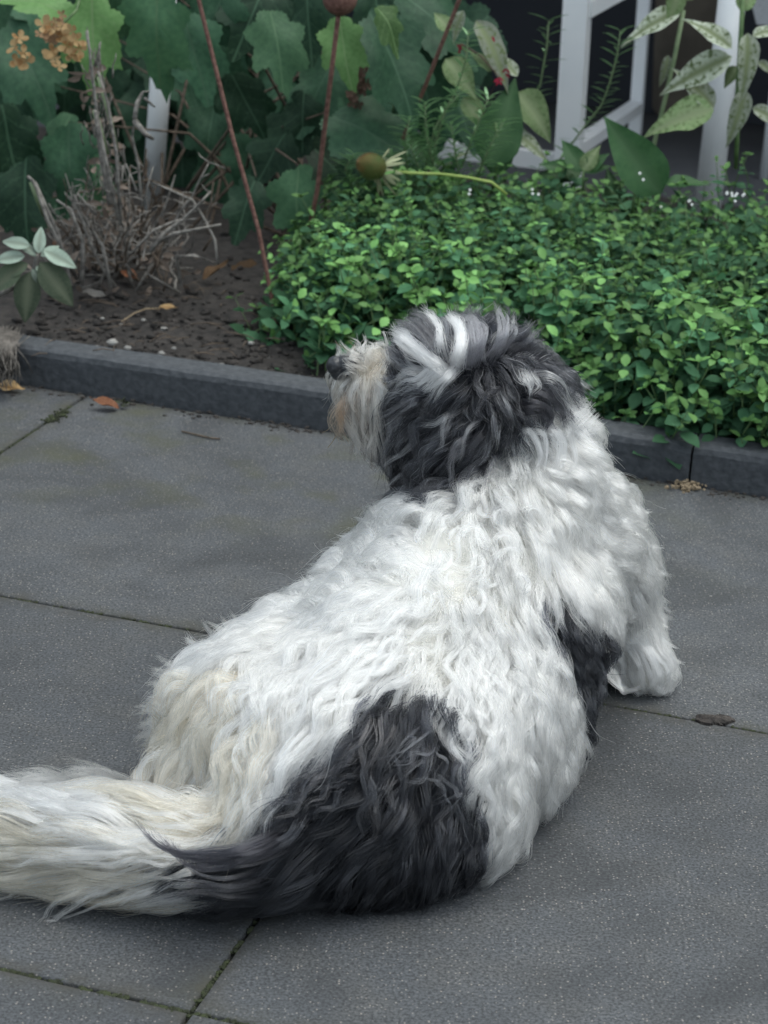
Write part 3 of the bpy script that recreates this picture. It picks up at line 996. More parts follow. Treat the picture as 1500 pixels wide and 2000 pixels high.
rosemary('tangled low rosemary clump behind the coneflower stem', [[(915, 60), (910, 120), (890, 180), (850, 250), (830, 330)], [(900, 180), (870, 215), (850, 280), (845, 340)], [(830, 200), (832, 260), (850, 340)], [(955, 190), (930, 250), (900, 330)], [(985, 235), (955, 290), (930, 350)],
          [(800, 280), (815, 320), (830, 370)], [(690, 300), (675, 330), (690, 370)], [(800, 230), (790, 290), (800, 350)], [(880, 240), (890, 300), (900, 360)], [(760, 300), (790, 340), (820, 375)]], 4.2, 20, .028)
d_ov = [leaf_mesh('leaf', M_dark, lance, 1, .26, .25, .15, .01, 12, s) for s in range(3)]
d_pg = [leaf_mesh('leaf', M_paleg, lance, 1, .30, .25, .3, .02, 12, s + 5) for s in range(3)]
d_pl = [leaf_mesh('leaf', M_pale, lance, 1, .19, .25, .4, .02, 12, s + 9) for s in range(4)]
def leafy(name, label, cat, stem_pts, Y, lv, stem_mat=M_stemg, r=.003, group=None):
    b0 = at(*stem_pts[-1], Y)
    root = tag(empty(name, b0), label, cat, group)
    mb = MB(); mb.tube([at(*p, Y) - b0 for p in stem_pts], r, 6); mb.build('stem', stem_mat, root)
    for (x, y, x2, y2, kind, fc, dY) in lv:
        me = random.choice({'d': d_ov, 'g': d_pg, 'p': d_pl}[kind])
        L = math.hypot(x2 - x, y2 - y); ang = math.degrees(math.atan2(-(y2 - y), x2 - x))
        put('leaf', me, root, orient(at(x, y, Y + dY), ang, L / pxm(Y + dY) * 1.05, fc, random.uniform(-.3, .3), random.uniform(-.2, .2)))
    return root
leafy('broad_leaf_plant', 'dark broad leaved seedling with one tall pointed leaf by the white frame', 'plant', [(1240, 370), (1235, 420)], 4.2,
      [(1290, 380, 1187, 240, 'd', .8, 0), (1200, 400, 1190, 330, 'd', .4, .03), (1300, 360, 1380, 352, 'd', .3, 0)])
leafy('broad_leaf_plant', 'green plant with an upright oval leaf and pale mottled leaves above the coneflower', 'plant', [(968, 240), (975, 300), (960, 380)], 4.3,
      [(952, 325, 1008, 165, 'd', .9, -.02), (845, 330, 790, 245, 'd', .8, 0), (930, 40, 1005, 150, 'p', .7, .05), (905, 20, 880, 75, 'p', .6, .03), (870, 115, 930, 180, 'g', .8, .02),
       (905, 190, 950, 245, 'g', .9, .02), (1010, 180, 1085, 260, 'g', .6, .1), (985, 250, 1075, 292, 'p', .5, .08), (1010, 150, 975, 95, 'p', .8, .04), (880, 60, 850, 20, 'g', .6, .06),
       (875, 320, 910, 285, 'p', .3, .05), (900, 340, 830, 380, 'd', .5, -.02), (960, 140, 925, 95, 'g', .5, .03), (960, 340, 1000, 250, 'd', .6, .06)])
leafy('broad_leaf_plant', 'low leafy rosette of bright green leaves at the white table leg', 'plant', [(1140, 330), (1138, 380)], 4.25,
      [(1140, 335, 1100, 270, 'd', .8, 0), (1140, 335, 1165, 285, 'g', .6, 0), (1140, 335, 1185, 300, 'd', .7, 0), (1140, 335, 1118, 290, 'd', .8, .02), (1140, 335, 1190, 322, 'd', .5, 0), (1135, 340, 1060, 318, 'd', .6, .04), (1130, 345, 1040, 335, 'd', .5, .04)])
leafy('mildewed_plant', 'tall stem with drooping white mildewed leaves left of the round post', 'plant', [(1335, 20), (1318, 110), (1300, 190), (1280, 270), (1268, 330)], 4.6,
      [(1330, 22, 1222, 58, 'p', .6, 0), (1325, -20, 1312, 40, 'g', .8, 0), (1305, 108, 1298, 165, 'p', .4, 0), (1340, 0, 1365, -40, 'g', .6, 0)], M_stemp, .005, 'mildewed plants by the round post')
leafy('mildewed_plant', 'tall stem with big spotted pale leaves in front of the round post', 'plant', [(1452, -20), (1445, 100), (1440, 190), (1440, 260), (1437, 330)], 4.4,
      [(1460, 65, 1465, 180, 'p', 1, -.03), (1430, 110, 1297, 160, 'p', .8, 0), (1395, 212, 1330, 130, 'p', .8, 0), (1395, 215, 1268, 235, 'g', .5, -.02), (1430, 95, 1355, 28, 'p', .8, 0), (1455, 175, 1432, 275, 'p', 1, -.02),
       (1470, 70, 1530, 45, 'p', .7, 0), (1480, 120, 1520, 145, 'p', .7, .03), (1470, 210, 1540, 240, 'p', .8, .05), (1445, 20, 1475, -30, 'g', .7, 0), (1440, 130, 1415, 165, 'g', .5, .02)], M_stemg, .005, 'mildewed plants by the round post')
# red fuchsia flowers
fu = tag(empty('red_flower', at(900, 95, 4.5)), 'small dark red flowers hanging among the pale mottled leaves', 'flower')
fb = np.array(fu.location)
for (x, y, k) in [(900, 88, 5), (975, 155, 4), (985, 140, 3), (965, 75, 1)]:
    mb = MB()
    for q in range(k):
        a = math.radians(random.uniform(-150, -30))
        leaf_geo(mb, at(x + random.gauss(0, 5), y + random.gauss(0, 5), 4.28) - fb, RT * math.cos(a) + UP * math.sin(a), -fw, .013, .0025, 0)
    mb.build('bloom', M_red, fu)
mb = MB(); mb.tube([at(900, 85, 4.28) - fb, at(940, 110, 4.3) - fb, at(975, 150, 4.28) - fb, at(945, 210, 4.3) - fb, at(940, 330, 4.32) - fb], .0018, 5); mb.build('stem', M_twigb, fu)

# ------------------------------------------------------------------ dry woody shrub (old lavender)
lav = tag(empty('dry_shrub', at(240, 520, 4.15) * np.array([1, 1, 0]) + EZ * .08), 'dead woody shrub of grey twigs and withered stems at the bed', 'shrub')
lb = np.array(lav.location)
def wig(a, b_, n, amp, Y0, Y1):
    P_ = []
    for i in range(n + 1):
        s = i / n
        x = a[0] + (b_[0] - a[0]) * s + random.gauss(0, amp) * math.sin(math.pi * min(1, s + .15))
        y = a[1] + (b_[1] - a[1]) * s + random.gauss(0, amp) * .6 * math.sin(math.pi * min(1, s + .15))
        P_.append(at(x, y, Y0 + (Y1 - Y0) * s) - lb)
    return P_
hero = [([(352, 560), (345, 500), (380, 500), (425, 515), (420, 470), (400, 430), (375, 390), (330, 370), (300, 357)], .004), ([(290, 490), (320, 455), (360, 425), (395, 390), (410, 372)], .0045),
        ([(300, 480), (340, 455), (385, 448), (430, 437)], .004), ([(250, 500), (300, 450), (340, 435), (383, 427)], .003), ([(160, 560), (160, 470), (140, 410), (110, 390)], .0045), ([(150, 545), (95, 430), (75, 370), (58, 350)], .004),
        ([(140, 560), (110, 450), (85, 400), (70, 360), (55, 348)], .005), ([(230, 430), (205, 300), (190, 220), (180, 130), (172, 60)], .004), ([(235, 440), (225, 300), (208, 200), (190, 140)], .004), ([(215, 400), (195, 290), (185, 215)], .0055),
        ([(275, 400), (272, 320), (262, 270), (265, 225), (278, 180), (292, 178)], .003), ([(262, 235), (285, 265), (300, 275)], .006), ([(263, 230), (268, 200), (280, 180)], .005), ([(285, 190), (300, 208)], .003), ([(185, 420), (150, 380)], .003),
        ([(265, 370), (247, 318)], .0025), ([(280, 400), (300, 325)], .0025), ([(215, 560), (200, 480), (160, 420), (145, 385)], .004), ([(350, 570), (290, 540), (280, 500), (290, 440)], .003)]
twg = MB(); twb = MB(); lvs = MB()
for pts, r in hero:
    n = len(pts)
    P_ = [at(x + random.gauss(0, 1.5), y + random.gauss(0, 1.5), 3.97 + random.uniform(-.03, .03)) - lb for x, y in pts]
    twg.tube(P_, [r * 1.0 * (1 - .45 * i / (n - 1)) for i in range(n)], 6)
for i in range(95):
    x0 = random.gauss(225, 70); y0 = random.uniform(480, 575)
    a = random.gauss(0, .55)
    L = random.uniform(60, 210) * (1 - .3 * abs(a))
    b_ = (x0 + math.sin(a) * L + (x0 - 225) * .15, y0 - math.cos(a) * L)
    Y0 = random.uniform(3.98, 4.3)
    r = random.uniform(.0016, .0038)
    P_ = wig((x0, y0), b_, 5, 7, Y0, Y0 + random.uniform(-.12, .12))
    (twg if random.random() < .6 else twb).tube(P_, [r * (1 - .12 * k) for k in range(6)], 5)
    for k in range(random.randint(1, 4)):
        q = random.choice(P_[2:])
        d = np.array([random.gauss(0, 1), random.gauss(0, .6), random.uniform(-.4, 1)]); d /= np.linalg.norm(d)
        e = q + d * random.uniform(.015, .05)
        twg.tube([q, (q + e) / 2 + np.array([random.gauss(0, .004), 0, .002]), e], [.0014, .0012, .0008], 4)
for i in range(60):                                   # the withered upright plume
    s = random.random()
    x0, y0 = 175 + 55 * s + random.gauss(0, 15), 120 + 300 * s
    b_ = (x0 + random.gauss(0, 10), y0 - random.uniform(30, 70))
    twg.tube(wig((x0, y0), b_, 4, 4, 4.08, 4.08 + random.uniform(-.03, .03)), [.0017, .0016, .0014, .0011, .0008], 4)
for i in range(190):
    s = random.random()
    if s < .45:
        t = random.random(); x, y = 178 + 50 * t + random.gauss(0, 17), 130 + 300 * t
    else:
        x, y = random.gauss(225, 85), random.uniform(400, 570)
    p = at(x, y, random.uniform(3.98, 4.2)) - lb
    d = np.array([random.gauss(0, 1), random.gauss(0, .5), random.uniform(-1.2, .3)])
    n = -fw + RT * random.gauss(0, .7) + UP * random.gauss(0, .7)
    leaf_geo(lvs, p, d, n, random.uniform(.012, .035), random.uniform(.003, .008), 0, .5)
twg.build('twigs', M_twig, lav)['kind'] = 'stuff'
twb.build('branches', M_twigb, lav)['kind'] = 'stuff'
lvs.build('withered_leaves', leaf_material('withered_leaf', (.10, .075, .06), (.22, .18, .15), None, .85, .2), lav)['kind'] = 'stuff'
# two green stems inside it
mb = MB(); mb.tube([at(185, 215, 4.03) - lb, at(198, 265, 4.03) - lb, at(208, 300, 4.05) - lb], .0055, 6); mb.build('green_stem', M_stemp, lav)
mb = MB(); mb.tube([at(192, 150, 4.04) - lb, at(215, 230, 4.04) - lb, at(228, 290, 4.06) - lb], .004, 6); mb.build('green_stem', M_stemp, lav)
mb = MB(); mb.tube([at(62, 355, 4.0) - lb, at(75, 390, 4.0) - lb, at(88, 420, 4.02) - lb], .006, 6)
mb.build('green_stem', M_stemp, lav)

# ------------------------------------------------------------------ sage
sg = tag(empty('sage_plant', at(70, 610, 3.85) * np.array([1, 1, 0]) + EZ * .07), 'young sage with felted grey green leaves at the bed edge', 'herb')
s_l = [leaf_mesh('leaf', M_sage, oval, 1, .23, .2, .2, .01, 10, s) for s in range(3)]
s_o = [leaf_mesh('leaf', M_sagev, oval, 1, .27, .2, .25, .01, 10, s + 4) for s in range(2)]
gb = np.array(sg.location)
for (x, y, x2, y2, k, fc) in [(58, 480, 8, 468, 'l', .55), (75, 495, 80, 448, 'l', .7), (85, 488, 142, 515, 'l', .45), (48, 500, -5, 505, 'l', .5), (60, 530, 45, 618, 'o', .8), (78, 512, 135, 585, 'o', .9), (62, 525, 90, 558, 'l', .5),
                              (55, 515, 15, 535, 'o', .3), (70, 500, 40, 470, 'l', .3), (45, 520, -20, 560, 'o', .5), (80, 500, 110, 480, 'l', .4), (70, 520, 100, 545, 'l', .3)]:
    L = math.hypot(x2 - x, y2 - y); ang = math.degrees(math.atan2(-(y2 - y), x2 - x))
    put('leaf', random.choice(s_l if k == 'l' else s_o), sg, orient(at(x, y, 3.78), ang, L / pxm(3.78) * 1.12, min(1, fc + .25), random.uniform(-.2, .2), random.uniform(-.1, .15)))
mb = MB(); mb.tube([at(72, 498, 3.79) - gb, at(65, 540, 3.8) - gb, at(60, 590, 3.83) - gb, at(55, 615, 3.86) - gb], .004, 6); mb.tube([at(65, 540, 3.8) - gb, at(20, 565, 3.8) - gb, at(-30, 590, 3.82) - gb], .005, 6)
mb.build('stem', M_twig, sg)

# ------------------------------------------------------------------ the dog
# body: rows are (photo x, photo y, height of the centre or -distance, radius) joined by tapered links
def dp(x, y, q):
    return gp(x, y, q) if q >= 0 else at(x, y, -q)
J = {
 'tail0': (520, 1650, .075, .055), 'tail1': (400, 1672, .06, .045), 'tail2': (230, 1655, .055, .042), 'tail3': (100, 1640, .05, .034), 'tail4': (10, 1635, .04, .022),
 'pelvis': (640, 1520, .115, .105), 'loin': (765, 1365, .145, .110), 'ribs': (875, 1225, .18, .118), 'wither': (930, 1110, .225, .115),
 'neck0': (1010, 985, .285, .085), 'neck1': (1030, 890, .335, .075), 'occ': (1000, 790, -2.47, .058), 'skull': (930, 755, -2.47, .072), 'top': (850, 705, -2.475, .040), 'brow': (850, 765, -2.475, .055),
 'muz0': (800, 785, -2.485, .042), 'muz1': (735, 745, -2.50, .034), 'muz2': (697, 740, -2.505, .026), 'chin': (727, 805, -2.50, .027), 'jaw': (830, 850, -2.48, .045),
 'ear0': (935, 800, -2.41, .030), 'ear1': (890, 870, -2.40, .028), 'ear2': (850, 920, -2.405, .020), 'throat': (900, 920, .27, .065),
 'rthigh': (820, 1490, .105, .105), 'rhip': (760, 1430, .13, .095), 'rknee': (880, 1560, .075, .075), 'rfoot': (800, 1640, .055, .054), 'rump': (640, 1615, .075, .070), 'rump2': (720, 1650, .055, .056),
 'lhip': (475, 1410, .115, .075), 'lthigh': (450, 1485, .085, .060), 'lfoot': (395, 1565, .05, .045), 'lflank': (640, 1320, .125, .085), 'lrib': (780, 1200, .165, .08),
 'lsho': (835, 1090, .19, .07), 'lleg': (800, 1080, .10, .05), 'lpaw': (840, 1090, .03, .03),
 'rflank': (930, 1360, .12, .108), 'belly': (1010, 1415, .085, .074), 'belly2': (980, 1485, .065, .06), 'rrib': (1000, 1240, .165, .105),
 'rsho': (1105, 1055, .20, .082), 'rsho2': (1147, 1115, .16, .070), 'relb': (1190, 1195, .09, .050), 'rwri': (1230, 1270, .045, .036), 'rpaw': (1266, 1312, .026, .028), 'chest': (1060, 1120, .12, .1),
}
LK = [('tail0', 'tail1'), ('tail1', 'tail2'), ('tail2', 'tail3'), ('tail3', 'tail4'), ('pelvis', 'tail0'), ('pelvis', 'loin'), ('loin', 'ribs'), ('ribs', 'wither'), ('wither', 'neck0'), ('neck0', 'neck1'),
      ('neck1', 'occ'), ('occ', 'skull'), ('skull', 'brow'), ('skull', 'top'), ('top', 'brow'), ('brow', 'muz0'), ('muz0', 'muz1'), ('muz1', 'muz2'), ('muz0', 'chin'), ('chin', 'muz2'), ('brow', 'jaw'), ('jaw', 'chin'), ('jaw', 'throat'), ('throat', 'neck0'),
      ('skull', 'ear0'), ('ear0', 'ear1'), ('ear1', 'ear2'), ('pelvis', 'rhip'), ('rhip', 'rthigh'), ('rthigh', 'rknee'), ('rknee', 'rfoot'), ('pelvis', 'rump'), ('rump', 'rump2'), ('rump2', 'rfoot'), ('rump', 'tail0'),
      ('pelvis', 'lhip'), ('lhip', 'lthigh'), ('lthigh', 'lfoot'), ('lhip', 'lflank'), ('lflank', 'lrib'), ('lrib', 'lsho'), ('lsho', 'lleg'), ('lleg', 'lpaw'), ('loin', 'lflank'), ('wither', 'lsho'),
      ('loin', 'rflank'), ('rflank', 'belly'), ('belly', 'belly2'), ('rflank', 'rthigh'), ('ribs', 'rrib'), ('rrib', 'rflank'), ('rrib', 'rsho'), ('wither', 'rsho'), ('rsho', 'rsho2'), ('rsho2', 'relb'), ('relb', 'rwri'), ('rwri', 'rpaw'),
      ('neck0', 'rsho'), ('chest', 'rsho2'), ('chest', 'ribs'), ('rrib', 'belly')]
def ico(r, c, bm):
    m_ = Matrix.Translation(Vector(c)) @ Matrix.Scale(r, 4)
    bmesh.ops.create_icosphere(bm, subdivisions=2, radius=1.0, matrix=m_)
bm = bmesh.new()
JP = {k: (dp(*v[:3]), v[3]) for k, v in J.items()}
for a, b_ in LK:
    (pa, ra), (pb_, rb) = JP[a], JP[b_]
    n = max(2, int(np.linalg.norm(pb_ - pa) / (.3 * min(ra, rb))) + 1)
    for i in range(n + 1):
        s = i / n
        ico(ra + (rb - ra) * s, pa + (pb_ - pa) * s, bm)
tmp = bpy.data.meshes.new('tmp_body')
bm.to_mesh(tmp); bm.free()
to = bpy.data.objects.new('tmp_body', tmp)
COL.objects.link(to)
md = to.modifiers.new('r', 'REMESH'); md.mode = 'VOXEL'; md.voxel_size = .008
md = to.modifiers.new('s', 'SMOOTH'); md.factor = .6; md.iterations = 10
dg = bpy.context.evaluated_depsgraph_get()
body_me = bpy.data.meshes.new_from_object(to.evaluated_get(dg))
bpy.data.objects.remove(to); bpy.data.meshes.remove(tmp)
nv = len(body_me.vertices)
bco = np.empty(nv * 3); body_me.vertices.foreach_get('co', bco); bco = bco.reshape(-1, 3)
bco[:, 2] = np.maximum(bco[:, 2], .004)
body_me.vertices.foreach_set('co', bco.ravel()); body_me.update()
body_me.calc_loop_triangles()
tri = np.empty(len(body_me.loop_triangles) * 3, int); body_me.loop_triangles.foreach_get('vertices', tri); tri = tri.reshape(-1, 3)
bvh = BVHTree.FromPolygons([tuple(v) for v in bco], [tuple(t) for t in tri.tolist()])
bnor = np.empty(nv * 3); body_me.vertices.foreach_get('normal', bnor); bnor = bnor.reshape(-1, 3)

# coat colours, laid on by region.  W white, K black, G grey, C cream, S salt and pepper, T tan
def inpoly(px, py, poly):
    ins = False
    n = len(poly)
    for i in range(n):
        (x0, y0_), (x1, y1) = poly[i], poly[i - 1]
        if (y0_ > py) != (y1 > py) and px < (x1 - x0) * (py - y0_) / (y1 - y0_) + x0: ins = not ins
    return ins
PATCH = [
 ('K', [(770, 1325), (840, 1345), (905, 1395), (930, 1480), (960, 1600), (975, 1655), (930, 1720), (700, 1790), (450, 1790), (440, 1730), (450, 1690), (470, 1650), (510, 1625), (540, 1580), (560, 1530), (650, 1490), (690, 1415), (730, 1360)]),
 ('K', [(1035, 1150), (1105, 1160), (1170, 1225), (1212, 1290), (1200, 1345), (1170, 1470), (1128, 1410), (1110, 1320), (1070, 1240)]),
 ('T', [(560, 760), (625, 745), (650, 770), (672, 800), (680, 860), (640, 850)]),
 ('M', [(600, 640), (730, 650), (755, 700), (745, 760), (740, 930), (690, 930), (600, 850)]),
 ('H', [(765, 640), (800, 640), (850, 700), (900, 690), (895, 730), (850, 765), (830, 730), (765, 690)]),
 ('W', [(985, 830), (1005, 815), (1085, 768), (1110, 765), (1130, 840), (1200, 940), (1000, 1000), (960, 930)]),
 ('S', [(745, 790), (775, 610), (960, 590), (1060, 640), (1110, 730), (1085, 770), (1005, 815), (970, 885), (900, 960), (760, 990), (735, 860)]),
 ('C', [(-90, 1610), (200, 1640), (350, 1690), (420, 1740), (300, 1800), (-90, 1790)]),
 ('C', [(330, 1330), (480, 1300), (560, 1380), (560, 1480), (500, 1650), (420, 1660), (300, 1600), (200, 1500), (300, 1460)]),
]
def patch_at(x, y):
    for k, poly in PATCH:
        if inpoly(x, y, poly): return k
    return 'W'
kd_pts, kd_lab = [], []
for y in range(560, 1830, 9):
    for x in range(-110, 1360, 9):
        d = Vector(ray(x, y)).normalized()
        h = bvh.ray_cast(Vector(CP), d)
        if h[0] is not None:
            kd_pts.append(h[0]); kd_lab.append(patch_at(x, y))
kd = KDTree(len(kd_pts))
for i, p in enumerate(kd_pts): kd.insert(p, i)
kd.balance()

# groom: photo x, y, flow dx, dy, lock length m, wave amplitude m, wave length m, stand off m, tip lift
GROOM = [
 # tail
 (40, 1560, -.85, -.5, .13, .005, .10, .032, .4), (150, 1560, -.75, -.55, .14, .005, .10, .032, .35), (250, 1570, -.7, -.6, .13, .005, .10, .032, .3), (150, 1620, -.85, -.35, .15, .005, .1, .03, .1), (270, 1620, -.75, -.5, .14, .005, .1, .03, .1), (60, 1650, -.95, -.2, .13, .005, .10, .028, .2), (200, 1670, -.95, -.1, .14, .005, .10, .028, .1), (40, 1700, -.9, .35, .12, .005, .1, .026, .1),
 (330, 1620, -.9, -.3, .13, .004, .10, .025, 0), (340, 1700, -.97, .15, .13, .003, .1, .022, 0), (200, 1730, -.85, .45, .12, .003, .1, .02, 0), (430, 1700, -.95, .1, .12, .004, .09, .02, 0),
 # left hip and thigh
 (330, 1500, -.55, .45, .07, .006, .06, .03, .2), (350, 1420, -.6, .5, .07, .006, .05, .03, .3), (420, 1380, -.45, .7, .08, .006, .055, .028, .1), (470, 1460, -.25, .95, .09, .006, .06, .025, 0), (420, 1560, .05, 1, .08, .007, .06, .022, 0),
 (350, 1560, -.3, .8, .08, .006, .06, .025, 0), (540, 1500, -.2, .97, .09, .005, .06, .022, 0), (560, 1400, -.45, .88, .10, .005, .06, .024, 0), (500, 1340, -.6, .65, .09, .006, .055, .026, .1), (480, 1560, -.1, 1, .08, .006, .06, .02, 0),
 (430, 1310, -.75, .3, .07, .006, .05, .03, .4),
 # loin and back
 (560, 1270, -.85, .35, .09, .005, .06, .028, .2), (650, 1330, -.72, .65, .10, .005, .06, .024, 0), (640, 1210, -.85, -.1, .08, .006, .05, .03, .4), (720, 1250, -.93, .25, .10, .005, .06, .026, 0), (700, 1400, -.65, .72, .10, .004, .06, .022, 0),
 (800, 1290, -.85, .5, .09, .006, .05, .024, 0), (820, 1200, -.95, .15, .09, .006, .05, .026, 0), (730, 1130, -.8, -.3, .08, .009, .05, .03, .4), (800, 1110, -.6, -.4, .08, .010, .05, .032, .3), (880, 1120, -.7, .3, .07, .011, .045, .03, .2),
 (870, 1040, -.35, -.6, .07, .008, .05, .03, .3), (780, 1040, -.7, -.5, .07, .008, .05, .03, .4), (930, 1060, -.2, .9, .07, .010, .045, .03, .1), (940, 1160, -.5, .75, .08, .010, .045, .026, .1),
 # right flank
 (920, 1250, .05, 1, .09, .009, .05, .026, 0), (860, 1300, -.2, 1, .09, .009, .05, .024, 0), (1000, 1220, .3, .95, .09, .009, .05, .026, 0), (1050, 1300, .3, .95, .10, .008, .05, .028, 0), (960, 1350, .1, 1, .10, .009, .05, .026, 0),
 (1060, 1400, .15, 1, .11, .008, .05, .028, 0), (970, 1440, .05, 1, .11, .009, .055, .026, 0), (1020, 1500, -.1, 1, .12, .008, .06, .022, 0), (900, 1360, -.1, 1, .09, .008, .055, .022, 0),
 # black hip
 (800, 1400, -.55, .85, .09, .006, .06, .022, 0), (720, 1470, -.8, .6, .09, .006, .06, .022, 0), (620, 1540, -.85, .5, .09, .006, .07, .022, 0), (850, 1480, -.25, .97, .09, .006, .06, .022, 0), (900, 1540, 0, 1, .09, .006, .06, .022, 0),
 (760, 1560, -.4, .9, .09, .006, .06, .022, 0), (650, 1620, -.8, .6, .10, .006, .07, .02, 0), (560, 1640, -.95, .3, .11, .005, .08, .02, 0), (820, 1640, -.15, 1, .08, .005, .06, .018, 0), (700, 1700, -.5, .85, .07, .004, .06, .016, 0), (560, 1710, -.9, .4, .09, .004, .07, .016, 0),
 # shoulder and right foreleg
 (1010, 1000, .1, .9, .08, .007, .06, .03, .1), (1100, 980, .55, .75, .09, .006, .07, .032, .1), (1060, 1060, .3, .95, .10, .007, .07, .03, .0), (1150, 1040, .7, .7, .09, .006, .07, .034, .2), (1200, 1100, .6, .8, .08, .006, .06, .032, .3),
 (1110, 1120, .45, .9, .07, .007, .06, .028, 0), (1040, 1140, -.1, 1, .08, .008, .05, .028, 0), (1190, 1190, .5, .9, .055, .006, .05, .026, .1), (1230, 1250, .45, .85, .05, .005, .05, .02, .1), (1258, 1310, .45, .75, .04, .004, .04, .012, 0),
 (1120, 1280, .25, .95, .055, .006, .05, .016, 0), (1150, 1210, .2, 1, .05, .006, .05, .018, 0), (1090, 1200, .2, 1, .05, .006, .05, .018, 0), (1140, 1330, .2, 1, .05, .005, .05, .014, 0), (1100, 1150, .5, .8, .05, .006, .05, .02, 0),
 # neck
 (1060, 900, .35, .9, .08, .006, .07, .03, .2), (1100, 860, .7, .6, .07, .006, .06, .03, .4), (1000, 900, 0, 1, .07, .006, .06, .026, 0), (1080, 830, .6, .75, .07, .006, .06, .026, .2), (950, 960, -.4, .8, .06, .007, .05, .026, .1), (880, 990, -.5, .5, .06, .007, .05, .026, .2),
 # head
 (1030, 690, .75, .35, .05, .006, .05, .026, .3), (980, 670, .5, -.2, .05, .006, .05, .028, .4), (900, 690, -.2, -.6, .06, .006, .06, .03, .5), (1060, 760, .5, .85, .06, .006, .05, .024, .2), (960, 740, .1, 1, .06, .006, .05, .024, .1), (1010, 780, .2, 1, .06, .007, .05, .024, .0),
 (840, 700, -.6, -.5, .06, .004, .07, .03, .5), (880, 760, -.75, .6, .07, .004, .07, .022, 0), (810, 770, -.85, .45, .06, .004, .07, .02, .0), (930, 810, -.7, .75, .08, .005, .06, .022, 0), (980, 850, -.55, .85, .08, .006, .05, .022, 0),
 (880, 860, -.75, .7, .09, .006, .06, .02, 0), (850, 920, -.6, .85, .09, .005, .06, .018, 0), (800, 850, -.4, .95, .08, .004, .07, .018, 0), (790, 900, -.2, 1, .08, .004, .07, .018, 0), (900, 920, -.65, .7, .08, .006, .05, .02, 0),
 # muzzle
 (720, 720, .1, -.9, .04, .002, .06, .016, .3), (760, 740, .4, -.3, .04, .002, .06, .016, .2), (690, 745, -.05, .9, .05, .003, .06, .014, 0), (720, 770, .2, .95, .07, .003, .07, .014, 0), (690, 800, .25, .95, .06, .003, .06, .012, 0), (750, 820, .2, 1, .08, .003, .07, .014, 0), (740, 790, .2, 1, .08, .003, .07, .014, 0),
]
g_p, g_d, g_q = [], [], []
for row in GROOM:
    x, y, dx, dy = row[:4]
    row = list(row)
    if y > 960:
        row[4] *= 1.12
        if x > 1000 and y < 1130: row[5] *= .8; row[6] *= 1.25         # soft, straighter shoulder
        elif x < 840 and y > 1180: row[4] *= 1.15; row[5] *= 1.0; row[6] *= 1.15   # longer streaks over back and thigh
    h = bvh.ray_cast(Vector(CP), Vector(ray(x, y)).normalized())
    if h[0] is None:
        p = Vector(at(x, y, 2.2)); h = bvh.find_nearest(p)
    p, n = np.array(h[0]), np.array(h[1])
    d = RT * dx - UP * dy - fw * .0
    # flow that runs down the picture also follows the surface: solve for the tangent that projects to (dx, dy)
    vdir = ray(x, y); vdir = vdir / np.linalg.norm(vdir)
    k = -(d @ n) / (vdir @ n if abs(vdir @ n) > .25 else math.copysign(.25, vdir @ n))
    t_ = d + vdir * k
    t_ /= np.linalg.norm(t_)
    g_p.append(p); g_d.append(t_); g_q.append(row[4:])
g_p, g_d, g_q = np.array(g_p), np.array(g_d), np.array(g_q)
def field(P_):
    D2 = ((P_[:, None, :] - g_p[None]) ** 2).sum(-1)
    W_ = 1 / (D2 + .0004) ** 1.7
    W_ /= W_.sum(1, keepdims=True)
    d = W_ @ g_d
    return d, W_ @ g_q
def unit(a): return a / (np.linalg.norm(a, axis=-1, keepdims=True) + 1e-9)
# lock roots spread over the skin
tv = bco[tri]
ar = np.linalg.norm(np.cross(tv[:, 1] - tv[:, 0], tv[:, 2] - tv[:, 0]), axis=1) / 2
cen = tv.mean(1)
pxc = project(cen)
headish = (np.linalg.norm(cen - JP['skull'][0], axis=1) < .19)
muzish = np.linalg.norm(cen - JP['muz1'][0], axis=1) < .10
wgt = ar * np.where(muzish, 3.2, np.where(headish, 1.7, 1.0)) * np.where(cen[:, 2] < .008, 0.0, 1.0)
LOCKS = 10500
ti = rng.choice(len(tri), LOCKS, p=wgt / wgt.sum())
bw = rng.dirichlet((1, 1, 1), LOCKS)
roots = (tv[ti] * bw[:, :, None]).sum(1)
nrm = unit((bnor[tri[ti]] * bw[:, :, None]).sum(1))
lab = []
for p in roots:
    q = Vector(p + rng.normal(0, .005, 3))
    lab.append(kd_lab[kd.find(q)[1]])
lab = np.array(lab)
fd, fq = field(roots)
K = 13
length = fq[:, 0] * rng.uniform(.75, 1.35, LOCKS)
standoff = fq[:, 3] * rng.uniform(.25, 1.3, LOCKS)
tipl = fq[:, 4] + rng.uniform(0, .45, LOCKS) * (rng.random(LOCKS) < .5)
guide = np.zeros((LOCKS, K, 3)); gn = np.zeros((LOCKS, K, 3))
guide[:, 0] = roots - nrm * .003; gn[:, 0] = nrm
pos = roots.copy()
dirv = unit(unit(fd) * .5 + nrm * .8)
jit = rng.normal(0, .16, (LOCKS, 3))
